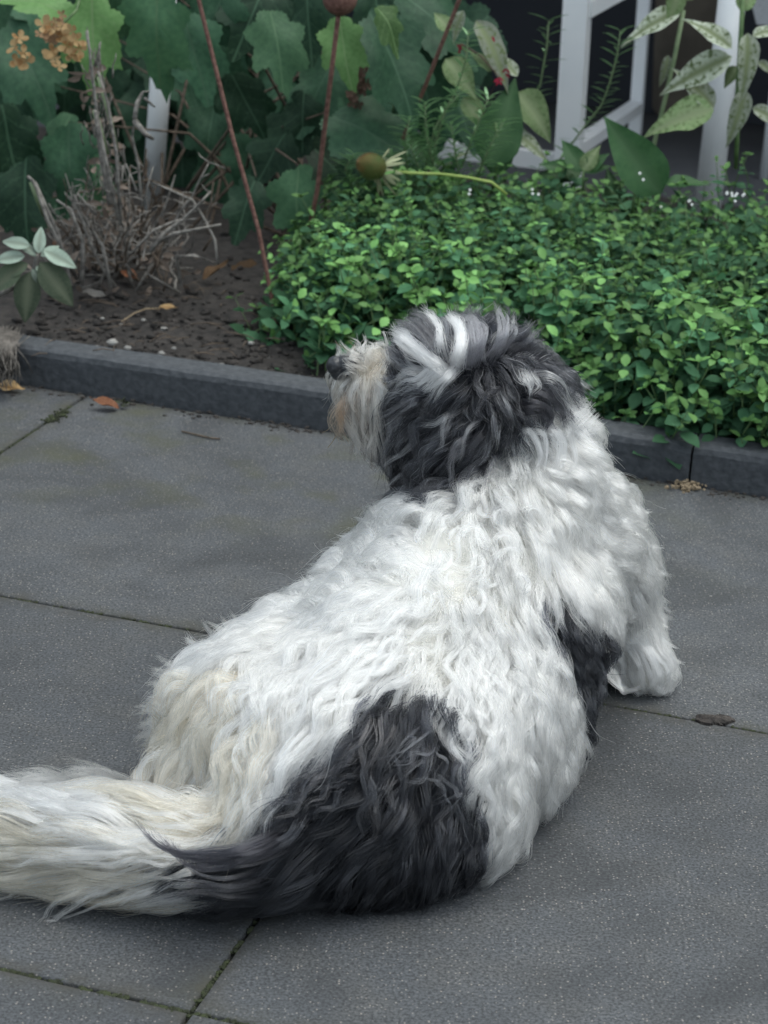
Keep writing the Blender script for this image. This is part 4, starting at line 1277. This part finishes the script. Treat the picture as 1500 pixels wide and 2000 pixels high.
for k in range(1, K):
    s = k / (K - 1)
    q = np.empty((LOCKS, 3)); qn = np.empty((LOCKS, 3))
    for i in range(LOCKS):
        h = bvh.find_nearest(Vector(pos[i]))
        q[i] = h[0]; qn[i] = h[1]
    sd_ = ((pos - q) * qn).sum(1)
    t_, _ = field(pos)
    t_ = t_ - qn * (t_ * qn).sum(1, keepdims=True)
    t_ = unit(unit(t_) + jit)
    target = standoff * np.minimum(1, s * 3.0) ** .8 * (1 - .35 * s) + tipl * standoff * np.maximum(0, s - .45) * 1.6
    err = np.clip((target - sd_) / (length / (K - 1)), -1, 1)
    dirv = unit(dirv * .55 + t_ * .6 + qn * err[:, None] * .55 + np.array([0, 0, -.05]))
    pos = pos + dirv * (length / (K - 1))[:, None]
    low = pos[:, 2] < .006
    pos[low, 2] = .006 + rng.random(low.sum()) * .004
    guide[:, k] = pos; gn[:, k] = qn
# waves along each lock
S = np.linspace(0, 1, K)
tang = unit(np.gradient(guide, axis=1))
sidev = unit(np.cross(gn, tang))
upv = np.cross(tang, sidev)
ph = rng.uniform(0, 2 * math.pi, LOCKS)
cohere = np.array([mnoise.noise(Vector(p * 14)) for p in roots]) * 4.0
ph = cohere + ph * .22
amp = fq[:, 1] * rng.uniform(.6, 1.9, LOCKS)
wl = fq[:, 2] * rng.uniform(.8, 1.3, LOCKS)
arg = ph[:, None] + 2 * math.pi * S[None] * (length / wl)[:, None]
env = (np.clip(S * 1.6, 0, 1))[None] * amp[:, None]
wave = sidev * (np.sin(arg) * env)[..., None] + upv * (np.cos(arg * 1.0 + .8) * env * .55)[..., None]
guide = guide + wave
# tufts: neighbouring locks gather towards a shared leader
lead = rng.choice(LOCKS, 1900, replace=False)
k2 = KDTree(len(lead))
for i, j in enumerate(lead): k2.insert(Vector(roots[j]), i)
k2.balance()
near = np.array([lead[k2.find(Vector(p))[1]] for p in roots])
tw = rng.uniform(.55, .92, LOCKS)[near] * np.where(fq[:, 0] < .052, .6, 1.0)
ro = roots - roots[near]
ws = (tw[:, None] * S[None] ** .7)[..., None]
guide = guide * (1 - ws) + (guide[near] + ro[:, None] * (1 - .55 * S)[None, :, None]) * ws
# strands of every lock
PAL = {'W': (.87, .845, .78), 'C': (.66, .55, .40), 'K': (.011, .012, .015), 'G': (.15, .155, .17), 'S': (.022, .023, .027), 'T': (.25, .15, .095), 'M': (.52, .46, .38), 'H': (.76, .755, .73)}
def build_fur(name, sel, M_, rad, spread, parent, mat, lo=.55):
    idx = np.nonzero(sel)[0]
    n = len(idx)
    g = guide[idx]; L_ = lab[idx]
    g = np.repeat(g, M_, 0); N_ = n * M_
    lf = rng.uniform(lo, 1.0, N_) ** .7
    # resample to the strand's own length
    f = lf[:, None] * S[None] * (K - 1)
    i0 = np.minimum(f.astype(int), K - 2); fr_ = (f - i0)[..., None]
    ii = np.arange(N_)[:, None]
    P_ = g[ii, i0] * (1 - fr_) + g[ii, i0 + 1] * fr_
    n_r = np.repeat(nrm[idx], M_, 0)
    off = rng.normal(0, 1, (N_, 3)); off -= n_r * (off * n_r).sum(1, keepdims=True)
    off *= spread * .7
    off += n_r * rng.uniform(-.004, .003, N_)[:, None]
    clump = 1 - np.repeat(rng.uniform(.66, .92, n), M_)[:, None] * S[None] ** .8
    P_ = P_ + off[:, None] * clump[:, :, None]
    wob = rng.normal(0, 1, (N_, 3)) * .0022
    P_ = P_ + wob[:, None] * (S ** 1.5)[None, :, None]
    fw_ph = rng.uniform(0, 6.28, N_)
    P_ += (n_r * 1.0)[:, None] * (np.sin(fw_ph[:, None] + S[None] * 9) * .0008 * S[None])[..., None]
    fly = rng.random(N_) < .04
    P_ = np.where(fly[:, None, None], P_ + (rng.normal(0, .010, (N_, 3)))[:, None] * (S ** 2)[None, :, None], P_)
    P_[:, 0] = np.repeat(roots[idx], M_, 0) + off - n_r * .004
    P_[..., 2] = np.maximum(P_[..., 2], .0025)
    base_c = np.array([PAL[k] for k in L_])
    r1 = rng.random(n)
    base_c[(L_ == 'S') & (r1 < .15)] = PAL['G']
    base_c[(L_ == 'S') & (r1 > .965)] = PAL['H']
    base_c[(L_ == 'S') & (r1 > .60) & (r1 < .8)] = PAL['K']
    base_c[(L_ == 'H') & (r1 < .35)] = PAL['S']
    base_c[(L_ == 'M') & (r1 < .12)] = PAL['K']
    base_c[(L_ == 'M') & (r1 > .8)] = PAL['W']
    base_c[(L_ == 'T') & (r1 < .6)] = PAL['M']
    base_c[(L_ == 'C') & (r1 < .22)] = PAL['W']
    base_c[(L_ == 'K') & (r1 < .2)] = (.040, .042, .050)  # some black locks lightened: highlights put into the hair colour
    base_c *= rng.uniform(.8, 1.1, (n, 1))
    c = np.repeat(base_c, M_, 0) * rng.uniform(.74, 1.12, (N_, 1))
    alt = rng.random(N_)
    dk = np.repeat(np.isin(L_, ['S', 'G']), M_)
    c[dk & (alt < .07)] = np.array([.33, .33, .34])
    c = np.clip(c, 0, .93)
    cu = bpy.data.hair_curves.new(name)
    cu.add_curves([K] * N_)
    cu.attributes['position'].data.foreach_set('vector', (P_ - DB).astype(np.float32).ravel())
    ra = cu.attributes.get('radius') or cu.attributes.new('radius', 'FLOAT', 'POINT')
    rr = (rad * rng.uniform(.55, 1.35, N_))[:, None] * (1 - .75 * S[None] ** 2.2)
    ra.data.foreach_set('value', rr.astype(np.float32).ravel())
    ca = cu.attributes.new('coat', 'FLOAT_COLOR', 'CURVE')
    ca.data.foreach_set('color', np.concatenate([c, np.ones((N_, 1))], 1).astype(np.float32).ravel())
    cu.materials.append(mat)
    return link(name, cu, parent)
M_fur = bpy.data.materials.new('dog_coat'); M_fur.use_nodes = True
t = M_fur.node_tree
t.nodes.remove(t.nodes['Principled BSDF'])
hb_ = t.nodes.new('ShaderNodeBsdfHairPrincipled')
hb_.parametrization = 'COLOR'
hb_.inputs['Roughness'].default_value = .35
hb_.inputs['Radial Roughness'].default_value = .55
hb_.inputs['Coat'].default_value = .0
hb_.inputs['IOR'].default_value = 1.40
hb_.inputs['Random Roughness'].default_value = .2
ac = t.nodes.new('ShaderNodeAttribute'); ac.attribute_name = 'coat'
t.links.new(ac.outputs['Color'], hb_.inputs['Color'])
t.links.new(hb_.outputs[0], t.nodes['Material Output'].inputs['Surface'])
M_skin, t, b = new_mat('dog_skin')
ac = t.nodes.new('ShaderNodeAttribute'); ac.attribute_name = 'coat'
t.links.new(ac.outputs['Color'], b.inputs['Base Color'])
b.inputs['Roughness'].default_value = .9
b.inputs['Specular IOR Level'].default_value = .1
DB = np.array([JP['ribs'][0][0], JP['ribs'][0][1], 0.0])
vc = np.ones((nv, 4))
for i in range(nv):
    vc[i, :3] = np.array(PAL[kd_lab[kd.find(Vector(bco[i]))[1]].replace('T', 'M')]) * .85
body_me.vertices.foreach_set('co', (bco - DB).ravel())
body_me.name = 'dog'
ca = body_me.attributes.new('coat', 'FLOAT_COLOR', 'POINT')
ca.data.foreach_set('color', vc.astype(np.float32).ravel())
body_me.materials.clear(); body_me.materials.append(M_skin)
body_me.polygons.foreach_set('use_smooth', [True] * len(body_me.polygons))
dog = link('dog', body_me, None, DB)
tag(dog, 'shaggy black and white dog lying on the paving, seen from behind, head turned in profile', 'dog')
prx = project(roots)
is_muz = np.isin(lab, ['M', 'T']) & (np.linalg.norm(roots - JP['muz1'][0], axis=1) < .11)
is_head = (~is_muz) & np.isin(lab, ['S', 'H', 'G']) & (np.linalg.norm(roots - JP['skull'][0], axis=1) < .24)
dt = np.min(np.stack([np.linalg.norm(roots - JP[k][0], axis=1) for k in ('tail1', 'tail2', 'tail3', 'tail4')]), 0)
is_tail = (dt < .10) & (prx[:, 0] < 400) & (prx[:, 1] > 1530) & ~is_head
rest = ~(is_muz | is_head | is_tail)
build_fur('body_coat', rest, 23, .00033, .0080, dog, M_fur)
build_fur('head_hair', is_head, 22, .00029, .0055, dog, M_fur)
build_fur('muzzle_beard', is_muz, 26, .00022, .004, dog, M_fur)
build_fur('tail_plume', is_tail, 34, .00030, .009, dog, M_fur)

# separate locks that stand out: white stripes on the head, curls on the shoulders, dark wisps over the tail, stray tufts
h_P, h_C, h_R, h_reg = [], [], [], []
def lock(pts, w, col, n=26, off=.03, reg='body', rad=.00028, clump_=.75, dip=True):
    P_ = []
    for (x, y) in pts:
        v = ray(x, y); v = v / np.linalg.norm(v)
        h = bvh.ray_cast(Vector(CP), Vector(v))
        if h[0] is not None: p = np.array(h[0])
        else:
            p = P_[-1] if P_ else CP + v * 2.6
            dist = np.linalg.norm(np.array(bvh.find_nearest(Vector(CP + v * (np.linalg.norm(p - CP) + (off if P_ else 0))))[0]) - CP)
            p = CP + v * dist
        P_.append(p - v * off)
    # smooth depth along the lock so that it lies on the coat
    P_ = np.array(P_)
    dist = np.linalg.norm(P_ - CP, axis=1); uvv = (P_ - CP) / dist[:, None]
    for _ in range(3):
        d2 = dist.copy(); d2[1:-1] = .25 * dist[:-2] + .5 * dist[1:-1] + .25 * dist[2:]; dist = d2
    if dip: dist[0] += off * .9
    P_ = CP + uvv * dist[:, None]
    m = len(P_)
    f = np.linspace(0, m - 1, K)                      # Catmull-Rom through the points
    out = []
    for q in f:
        i = min(int(q), m - 2); s_ = q - i
        p0, p1, p2, p3 = P_[max(i - 1, 0)], P_[i], P_[i + 1], P_[min(i + 2, m - 1)]
        out.append(.5 * (2 * p1 + (p2 - p0) * s_ + (2 * p0 - 5 * p1 + 4 * p2 - p3) * s_ ** 2 + (3 * p1 - p0 - 3 * p2 + p3) * s_ ** 3))
    g = np.array(out)
    lf = rng.uniform(.7, 1, n)
    ff = lf[:, None] * S[None] * (K - 1); i0 = np.minimum(ff.astype(int), K - 2); fr_ = (ff - i0)[..., None]
    Q = g[i0] * (1 - fr_) + g[i0 + 1] * fr_
    Q = Q + (rng.normal(0, w, (n, 3)))[:, None] * (1 - clump_ * S)[None, :, None] + (rng.normal(0, .0015, (n, 3)))[:, None] * (S ** 2)[None, :, None]
    Q[..., 2] = np.maximum(Q[..., 2], .0025)
    h_P.append(Q); h_C.append(np.array(PAL.get(col, col))[None] * rng.uniform(.85, 1.08, (n, 1))); h_R.append(np.full(n, rad)); h_reg.extend([reg] * n)
WH = (.90, .885, .84)
def fan(a, b_, k, w, col, jit=2, **kw):                      # k locks between two paths
    for i in range(k):
        s_ = (i + rng.uniform(-.3, .3)) / max(1, k - 1)
        lock([(x0 + (x1 - x0) * s_ + rng.normal(0, jit), y0_ + (y1 - y0_) * s_ + rng.normal(0, jit)) for (x0, y0_), (x1, y1) in zip(a, b_)], w, col, **kw)
HD = dict(reg='head', rad=.00026)
fan([(880, 745), (850, 715), (815, 690), (785, 672), (764, 668)], [(870, 735), (845, 700), (812, 668), (790, 645), (770, 640)], 11, .0046, WH, off=.048, n=34, jit=5, **HD)
fan([(870, 730), (845, 690), (815, 655), (790, 635), (765, 630)], [(885, 725), (870, 670), (850, 635), (825, 612), (800, 607)], 6, .0032, (.06, .06, .065), off=.046, n=30, **HD)
fan([(868, 722), (858, 680), (850, 645), (835, 615), (820, 606)], [(874, 720), (864, 675), (856, 640), (842, 613), (826, 604)], 5, .0034, WH, off=.054, n=24, jit=4, **HD)
fan([(878, 725), (893, 690), (895, 655), (885, 630), (868, 612)], [(890, 720), (904, 685), (905, 650), (893, 625), (874, 608)], 8, .0040, WH, off=.054, n=30, jit=4, **HD)
fan([(905, 720), (918, 680), (915, 645), (905, 625), (890, 612)], [(930, 710), (945, 670), (945, 640), (935, 622), (920, 612)], 5, .0032, (.15, .15, .165), off=.048, n=28, **HD)
fan([(950, 700), (972, 660), (975, 625), (968, 600), (962, 588)], [(975, 690), (1000, 655), (1003, 640), (1000, 628), (994, 618)], 4, .003, (.17, .17, .185), off=.042, n=24, **HD)
fan([(1000, 690), (1030, 665), (1045, 655), (1050, 645)], [(1040, 710), (1075, 690), (1092, 700), (1105, 715)], 5, .003, (.05, .05, .055), off=.036, n=24, **HD)
fan([(900, 715), (880, 735), (862, 760), (845, 785)], [(865, 700), (845, 715), (818, 735), (795, 745)], 7, .003, (.80, .795, .77), off=.046, n=40, **HD)
fan([(1018, 720), (1022, 738), (1030, 755), (1032, 775)], [(1035, 722), (1042, 735), (1043, 752), (1037, 772)], 4, .0034, WH, off=.038, n=22, jit=4, **HD)
fan([(1040, 745), (1070, 740), (1095, 755), (1106, 790), (1112, 820)], [(1035, 735), (1070, 730), (1098, 745), (1112, 775), (1120, 800)], 2, .0025, WH, off=.036, n=20, **HD)
fan([(1000, 790), (1040, 785), (1070, 795), (1078, 815), (1070, 835)], [(1000, 815), (1030, 805), (1058, 812), (1068, 828), (1060, 842)], 6, .0024, (.022, .022, .026), off=.036, n=26, clump_=.9, **HD)
fan([(1010, 770), (1050, 755), (1085, 775), (1103, 805), (1108, 825)], [(1020, 780), (1060, 775), (1088, 795), (1098, 820), (1100, 838)], 4, .0020, (.022, .022, .026), off=.038, n=16, clump_=.9, **HD)
for k in range(24):                                    # streaks running down over the ear
    x, y = rng.uniform(800, 985), rng.uniform(760, 880)
    if x + .55 * y < 1240: x += 60
    L = rng.uniform(70, 120); a = math.radians(rng.uniform(115, 145) + (15 if y < 800 else 0))
    dx, dy = math.cos(a), math.sin(a)
    A_ = rng.uniform(5, 11) * rng.choice([-1, 1])
    lock([(x + dx * L * s_ - dy * A_ * math.sin(s_ * 5), y + dy * L * s_ + dx * A_ * math.sin(s_ * 5)) for s_ in (0, .25, .5, .75, 1)], .0028, [(.10, .10, .11), (.20, .20, .21), (.02, .02, .023)][k % 3], off=.028, n=26, clump_=.6, **HD)
fan([(800, 880), (785, 910), (770, 940), (765, 960), (752, 968)], [(850, 900), (830, 930), (815, 955), (800, 970), (785, 978)], 6, .003, (.02, .02, .022), off=.022, n=26, **HD)
# beard and muzzle
fan([(690, 700), (672, 690), (662, 680), (655, 668)], [(760, 700), (755, 685), (752, 672), (748, 660)], 12, .0025, (.62, .57, .49), off=.016, n=20, reg='muzzle', rad=.00024, clump_=.8, jit=8)
fan([(700, 735), (678, 728), (668, 735), (662, 750)], [(715, 715), (690, 700), (675, 695), (664, 700)], 7, .0022, (.50, .46, .40), off=.02, n=16, reg='muzzle', rad=.00024, clump_=.8, jit=4)
fan([(672, 730), (668, 775), (675, 820), (690, 860), (698, 885)], [(735, 745), (740, 800), (740, 850), (745, 890), (750, 915)], 16, .0030, (.60, .55, .47), off=.020, n=20, reg='muzzle', rad=.00026, clump_=.9, jit=7)
fan([(680, 740), (678, 785), (685, 830), (700, 870)], [(740, 755), (738, 800), (742, 850), (748, 900)], 7, .0026, (.16, .13, .11), off=.019, n=14, reg='muzzle', rad=.00024, clump_=.9, jit=8)
fan([(684, 755), (665, 785), (652, 815), (656, 845)], [(692, 765), (675, 805), (668, 838), (674, 868)], 16, .0026, (.30, .19, .125), off=.013, n=9, reg='muzzle', rad=.00024, clump_=.6, jit=6)
fan([(700, 830), (695, 860), (693, 882), (688, 890)], [(725, 850), (722, 885), (728, 905), (735, 918)], 3, .0022, (.10, .08, .07), off=.016, n=16, reg='muzzle', rad=.0002)
# neck tufts and shoulder curls
fan([(1080, 850), (1110, 820), (1140, 795), (1152, 780)], [(1100, 880), (1135, 850), (1160, 835), (1178, 822)], 6, .0035, WH, off=.02, n=24)
fan([(1010, 870), (1030, 840), (1050, 850), (1055, 890), (1045, 920)], [(1080, 850), (1105, 840), (1120, 870), (1120, 905), (1105, 930)], 5, .0035, WH, off=.034, n=34)
def ring(cx, cy, r, a0, da, w=.0028, col=WH, off=.036):
    lock([(cx + r * (1 - .25 * s_) * math.cos(math.radians(a0 + da * s_)), cy + r * (1 - .25 * s_) * math.sin(math.radians(a0 + da * s_))) for s_ in np.linspace(0, 1, 9)], w, col, off=off, n=22, dip=True)
for (cx, cy) in [(715, 1085), (745, 1055), (790, 1060), (830, 1045), (860, 1085), (905, 1050), (925, 1055), (955, 1040), (985, 1060), (930, 1095), (880, 1020), (820, 1010), (770, 1110), (705, 1120), (980, 1010), (1040, 1010), (950, 990), (1000, 1095), (850, 1140), (780, 1090), (890, 1130), (740, 1140), (960, 1130), (920, 1170), (1010, 1140)]:
    ring(cx, cy, rng.uniform(15, 30), rng.uniform(60, 200), rng.choice([-1, 1]) * rng.uniform(120, 230))
# long S locks on the flank and the back
for k in range(170):
    if k < 100: x, y, dx, dy = rng.uniform(880, 1090), rng.uniform(1210, 1470), rng.uniform(-.15, .25), 1
    else: x, y, dx, dy = rng.uniform(560, 800), rng.uniform(1200, 1330), -.8, rng.uniform(.35, .7)
    if patch_at(x, y) == 'K' and rng.random() < .8: continue
    L = rng.uniform(90, 150); nn_ = math.hypot(dx, dy); dx, dy = dx / nn_, dy / nn_
    A_ = rng.uniform(7, 15) if k < 100 else rng.uniform(5, 9); p_ = rng.uniform(0, 6.3); tw_ = rng.uniform(7, 11)
    lock([(x + dx * L * s_ - dy * A_ * math.sin(p_ + s_ * tw_), y + dy * L * s_ + dx * A_ * math.sin(p_ + s_ * tw_)) for s_ in np.linspace(0, 1, 9)], .0034, (.88, .86, .80), off=.030, n=30)
for k in range(60):                                    # wavy dark hip locks, their dull shine painted in as lighter colour
    x, y = rng.uniform(560, 930), rng.uniform(1380, 1640)
    if patch_at(x, y) != 'K': continue
    dx, dy = (-.75, .65) if x < 720 else (-.15, 1)
    L = rng.uniform(80, 140); A_ = rng.uniform(5, 10); p_ = rng.uniform(0, 6.3); tw_ = rng.uniform(6, 10)
    lock([(x + dx * L * s_ - dy * A_ * math.sin(p_ + s_ * tw_), y + dy * L * s_ + dx * A_ * math.sin(p_ + s_ * tw_)) for s_ in np.linspace(0, 1, 9)], .003, [(.055, .057, .065), (.03, .031, .036), (.085, .08, .082)][k % 3], off=.026, n=18, clump_=.7)
for k in range(46):                                    # longer creamy locks down the left thigh
    x, y = rng.uniform(380, 560), rng.uniform(1340, 1500)
    L = rng.uniform(110, 170); A_ = rng.uniform(4, 9); p_ = rng.uniform(0, 6.3)
    lock([(x - .25 * L * s_ + A_ * math.sin(p_ + s_ * 7), y + .95 * L * s_) for s_ in np.linspace(0, 1, 8)], .0034, [(.64, .54, .41), (.76, .70, .60), (.70, .61, .48)][k % 3], off=.026, n=30)
# white curls falling over the dark hip
fan([(850, 1330), (860, 1370), (840, 1400), (850, 1430)], [(930, 1380), (900, 1420), (890, 1460), (905, 1500)], 6, .003, WH, off=.03, n=26)
fan([(930, 1460), (920, 1510), (945, 1550), (930, 1590)], [(1010, 1560), (1000, 1600), (1015, 1630), (985, 1670)], 7, .004, (.74, .72, .68), off=.026, n=34)
fan([(840, 1390), (800, 1430), (770, 1440), (730, 1470)], [(900, 1480), (880, 1540), (890, 1570), (870, 1600)], 14, .0018, (.10, .105, .12), off=.03, n=8, jit=14)
# dark wisps and stray ends over the tail
fan([(560, 1610), (480, 1655), (400, 1665), (330, 1660), (280, 1625), (262, 1595)], [(570, 1650), (490, 1680), (430, 1690), (380, 1690), (355, 1670), (345, 1640)], 8, .0026, (.022, .022, .027), off=.058, n=22, clump_=.85, jit=4)
fan([(520, 1690), (450, 1718), (400, 1715), (365, 1690)], [(540, 1740), (460, 1755), (380, 1750), (270, 1770)], 5, .0026, (.03, .03, .034), off=.05, n=18, clump_=.85, jit=4)
for k in range(40):                                    # loose ends along the tail
    x, y = rng.uniform(40, 430), rng.uniform(1580, 1740)
    up = (1660 - y) / 90
    L = rng.uniform(90, 170); c_ = rng.uniform(-12, 12)
    dx, dy = -.9, -.45 * up
    lock([(x, y), (x + dx * L * .35 - dy * c_, y + dy * L * .35 + c_), (x + dx * L * .7, y + dy * L * .7), (x + dx * L, y + dy * L + c_)], .0028, [(.88, .86, .81), (.74, .66, .54), (.84, .79, .70)][k % 3], off=.032, n=22, clump_=.85)
fan([(200, 1700), (150, 1745), (100, 1775), (88, 1810), (80, 1845)], [(215, 1710), (165, 1750), (110, 1785), (95, 1815), (84, 1840)], 2, .0022, (.72, .70, .66), off=.02, n=14)
fan([(250, 1720), (180, 1760), (130, 1785), (100, 1795)], [(270, 1725), (210, 1765), (150, 1790), (118, 1798)], 2, .002, (.72, .70, .66), off=.018, n=10)
fan([(300, 1560), (200, 1500), (150, 1485), (110, 1482)], [(330, 1580), (250, 1520), (180, 1500), (125, 1500)], 3, .002, WH, off=.018, n=8)
for k in range(36):                                    # plume edge, fanning up and out
    s_ = rng.random(); x, y = 30 + 250 * s_, 1570 - 30 * s_ + rng.uniform(-5, 15)
    lock([(x, y), (x - 35, y - 28), (x - 75, y - 45), (x - 115, y - rng.uniform(30, 62))], .004, (.88, .86, .81), off=.012, n=20, clump_=.6)
for k in range(150):                                   # pointed tufts along the outline
    EDGE = [(300, 1450, -1, .1), (305, 1380, -1, -.15), (330, 1300, -.8, -.5), (390, 1245, -.6, -.75), (470, 1210, -.5, -.8), (560, 1175, -.5, -.8), (640, 1130, -.7, -.6), (680, 1080, -.9, -.4), (700, 1045, -.8, -.6), (750, 1000, -.6, -.8),
            (1180, 910, .8, -.35), (1225, 960, .9, -.2), (1260, 1030, 1, -.1), (1275, 1100, 1, .1), (1285, 1180, .95, .3), (1290, 1240, .9, .4), (1300, 1290, .8, .5)]
    i = rng.integers(len(EDGE) - 1); s_ = rng.random()
    if i == 9: continue
    x, y, dx, dy = [EDGE[i][q] * (1 - s_) + EDGE[i + 1][q] * s_ for q in range(4)]
    x, y = x - dx * 38, y - dy * 38
    L = rng.uniform(40, 78); c_ = rng.uniform(-14, 14)
    if x > 1100: dy += .35
    else: dy += rng.uniform(-.1, .5); dx -= .1
    lock([(x, y), (x + dx * L * .4, y + dy * L * .4), (x + dx * L * .75 - dy * c_ * .4, y + dy * L * .75 + dx * c_ * .4), (x + dx * L - dy * c_, y + dy * L + dx * c_)], .0042, (.88, .86, .81), off=.01, n=24, clump_=.88)
# paw hair
fan([(1215, 1300), (1205, 1330), (1215, 1350), (1235, 1352)], [(1290, 1290), (1300, 1310), (1302, 1325), (1290, 1335)], 12, .003, WH, off=.018, n=26, clump_=.9)
fan([(1225, 1250), (1250, 1285), (1262, 1325), (1250, 1355)], [(1275, 1235), (1300, 1270), (1318, 1300), (1322, 1322)], 10, .0032, WH, off=.02, n=26, clump_=.92, jit=5)
fan([(1180, 1300), (1190, 1325), (1205, 1340), (1222, 1345)], [(1215, 1310), (1222, 1335), (1240, 1352), (1258, 1345)], 5, .0028, WH, off=.02, n=22, clump_=.92, jit=4)
fan([(1230, 1290), (1262, 1305), (1290, 1325), (1280, 1340)], [(1270, 1270), (1295, 1285), (1312, 1305), (1318, 1318)], 5, .003, WH, off=.014, n=24)
h_P = np.concatenate(h_P); h_C = np.clip(np.concatenate(h_C), 0, .93); h_R = np.concatenate(h_R); h_reg = np.array(h_reg)
def build_locks(name, reg):
    sel = h_reg == reg
    n = int(sel.sum())
    cu = bpy.data.hair_curves.new(name)
    cu.add_curves([K] * n)
    cu.attributes['position'].data.foreach_set('vector', (h_P[sel] - DB).astype(np.float32).ravel())
    ra = cu.attributes.get('radius') or cu.attributes.new('radius', 'FLOAT', 'POINT')
    ra.data.foreach_set('value', ((h_R[sel] * rng.uniform(.7, 1.2, n))[:, None] * (1 - .75 * S[None] ** 2.2)).astype(np.float32).ravel())
    ca = cu.attributes.new('coat', 'FLOAT_COLOR', 'CURVE')
    ca.data.foreach_set('color', np.concatenate([h_C[sel], np.ones((n, 1))], 1).astype(np.float32).ravel())
    cu.materials.append(M_fur)
    return link(name, cu, dog)
build_locks('curly_locks', 'body'); build_locks('forelock', 'head'); build_locks('muzzle_tufts', 'muzzle')
wk = MB()
for P_ in ([(672, 800), (655, 822), (640, 840), (630, 845)], [(660, 845), (650, 862), (640, 875)], [(690, 690), (672, 680), (655, 668)], [(700, 700), (690, 675), (680, 665)]):
    wk.tube([at(x, y, 2.49) - DB for x, y in P_], [.0005, .0004, .0003, .0002][:len(P_)], 4)
wo = wk.build('whiskers', M_tuft, dog); wo['kind'] = 'stuff'
# nose
mb = MB()
nc = at(656, 714, 2.487)
mb.blob(nc - DB, .0120, 16, 12, 0, (1.0, 1.1, 1.0), .02)
mb.blob(nc - DB + EZ * -.008 + RT * .004, .0105, 14, 10, 0, (1.0, 1.1, 1.0), .02)
mb.blob(nc - DB + RT * .012, .0125, 14, 10, 0, (1.2, 1.1, 1.1), .02)
mb.build('nose', simple('dog_nose', (.012, .013, .016), (.03, .032, .037), 160, .35, .4), dog)

# ------------------------------------------------------------------ fallen leaves, straw, debris
def fallen(name, label, cat, x, y, L, ang, mats, z, lob=False, fc=.15, seed=0, grp='fallen leaves'):
    me = lobed_leaf(name, mats, seed) if lob else leaf_mesh(name, mats, lance, 1, .3, .5, -.3, .05, 10, seed)
    o = put(name, me, None, orient(gp(x, y, z), ang, L, fc))
    return tag(o, label, cat, grp)
fallen('fallen_leaf', 'small orange leaf lying on the slab by the kerb', 'leaf', 232, 796, .05, 175, M_orangel, .006, seed=1)
fallen('fallen_leaf', 'yellow brown leaf at the kerb foot, leftmost on the paving', 'leaf', -6, 752, .05, -20, M_tan, .010, seed=2, fc=.3)
fallen('fallen_leaf', 'curled tan lobed leaf on the soil by the long stake', 'leaf', 455, 515, .10, -30, M_dryl, .09, True, .5, 3)
fallen('fallen_leaf', 'brown leaf under the curved twig', 'leaf', 395, 545, .06, 20, M_dryl, .085, seed=4)
fallen('fallen_leaf', 'grey withered leaf on soil beneath the sage', 'leaf', 160, 570, .05, -25, M_twig, .085, seed=5)
fallen('fallen_leaf', 'pale beige leaf scrap lying on open soil', 'leaf', 310, 600, .035, -15, M_tan, .085, seed=6)
fallen('fallen_leaf', 'orange brown leaf beside the sage stem', 'leaf', 0, 545, .05, 10, M_orangel, .085, seed=7)
fallen('fallen_leaf', 'orange leaf tip behind the sage leaves', 'leaf', 105, 470, .03, -60, M_orangel, .13, seed=8)
fallen('fallen_leaf', 'rust coloured leaf below the dry shrub', 'leaf', 270, 545, .05, 170, M_orangel, .085, seed=9)
mb = MB()
P_ = [gp(x, y, .085) for x, y in ((238, 628), (262, 612), (285, 603), (312, 603))]
mb.tube(P_, .0016, 5); tag(mb.build('straw', M_tuft, None, True, P_[0]), 'bent straw stalk lying on the soil', 'straw')
mb = MB()
P_ = [gp(x, y, .003) for x, y in ((355, 842), (380, 848), (410, 855), (430, 857))]
mb.tube(P_, .0016, 5); tag(mb.build('twig', M_twigb, None, True, P_[0]), 'thin brown twig on the slab near the kerb', 'twig')
mb = MB()
for i in range(14):
    leaf_geo(mb, gp(240 + random.gauss(0, 6), 790 + random.gauss(0, 3), .004), np.array([random.gauss(0, 1), random.gauss(0, 1), .6]), EZ, .012, .003, 0)
tag(mb.build('weed', M_moss, None, True, gp(240, 790)), 'tiny green weed beside the orange leaf', 'weed')
mb = MB()
for i in range(70):
    q = gp(1346 + random.gauss(0, 14), 955 + random.gauss(0, 4.0), .0)
    mb.blob(q + EZ * random.uniform(0, .008), random.uniform(.002, .005), 5, 3, 0, (1, 1, .8), .4)
tag(mb.build('moss_tuft', M_tuft, None, False, gp(1346, 955)), 'tan dried moss tuft at the kerb joint', 'moss')
mb = MB()
for i in range(160):
    x = random.gauss(14, 12)
    P_ = [gp(x + random.gauss(0, 6), 648 + random.gauss(0, 6), .085), gp(x + random.gauss(0, 8), 672, .08) - E2 * .02, gp(x + random.gauss(0, 9), 700 + random.gauss(0, 9), .06) - E2 * .015, gp(x + random.gauss(0, 10), 728 + random.gauss(0, 15), .03) - E2 * .01]
    mb.tube(P_, [.0012, .0012, .001, .0006], 4)
tag(mb.build('grass_tuft', M_grassy, None, True, gp(14, 690, .07)), 'tuft of dead grass hanging over the kerb', 'grass tuft')
mb = MB()
for i in range(60):
    x, y = random.uniform(80, 520), random.uniform(560, 700)
    p = gp(x, y, .075); a = random.random() * 6.3; L = random.uniform(.01, .06)
    d = np.array([math.cos(a), math.sin(a), random.uniform(-.05, .15)])
    z0 = EZ * .004
    mb.tube([p + z0, p + d * L * .5 + z0 + EZ * .003, p + d * L + z0], [.001, .0012, .0006], 4)
tag(mb.build('plant_litter', M_twigb, soil), kind='stuff')
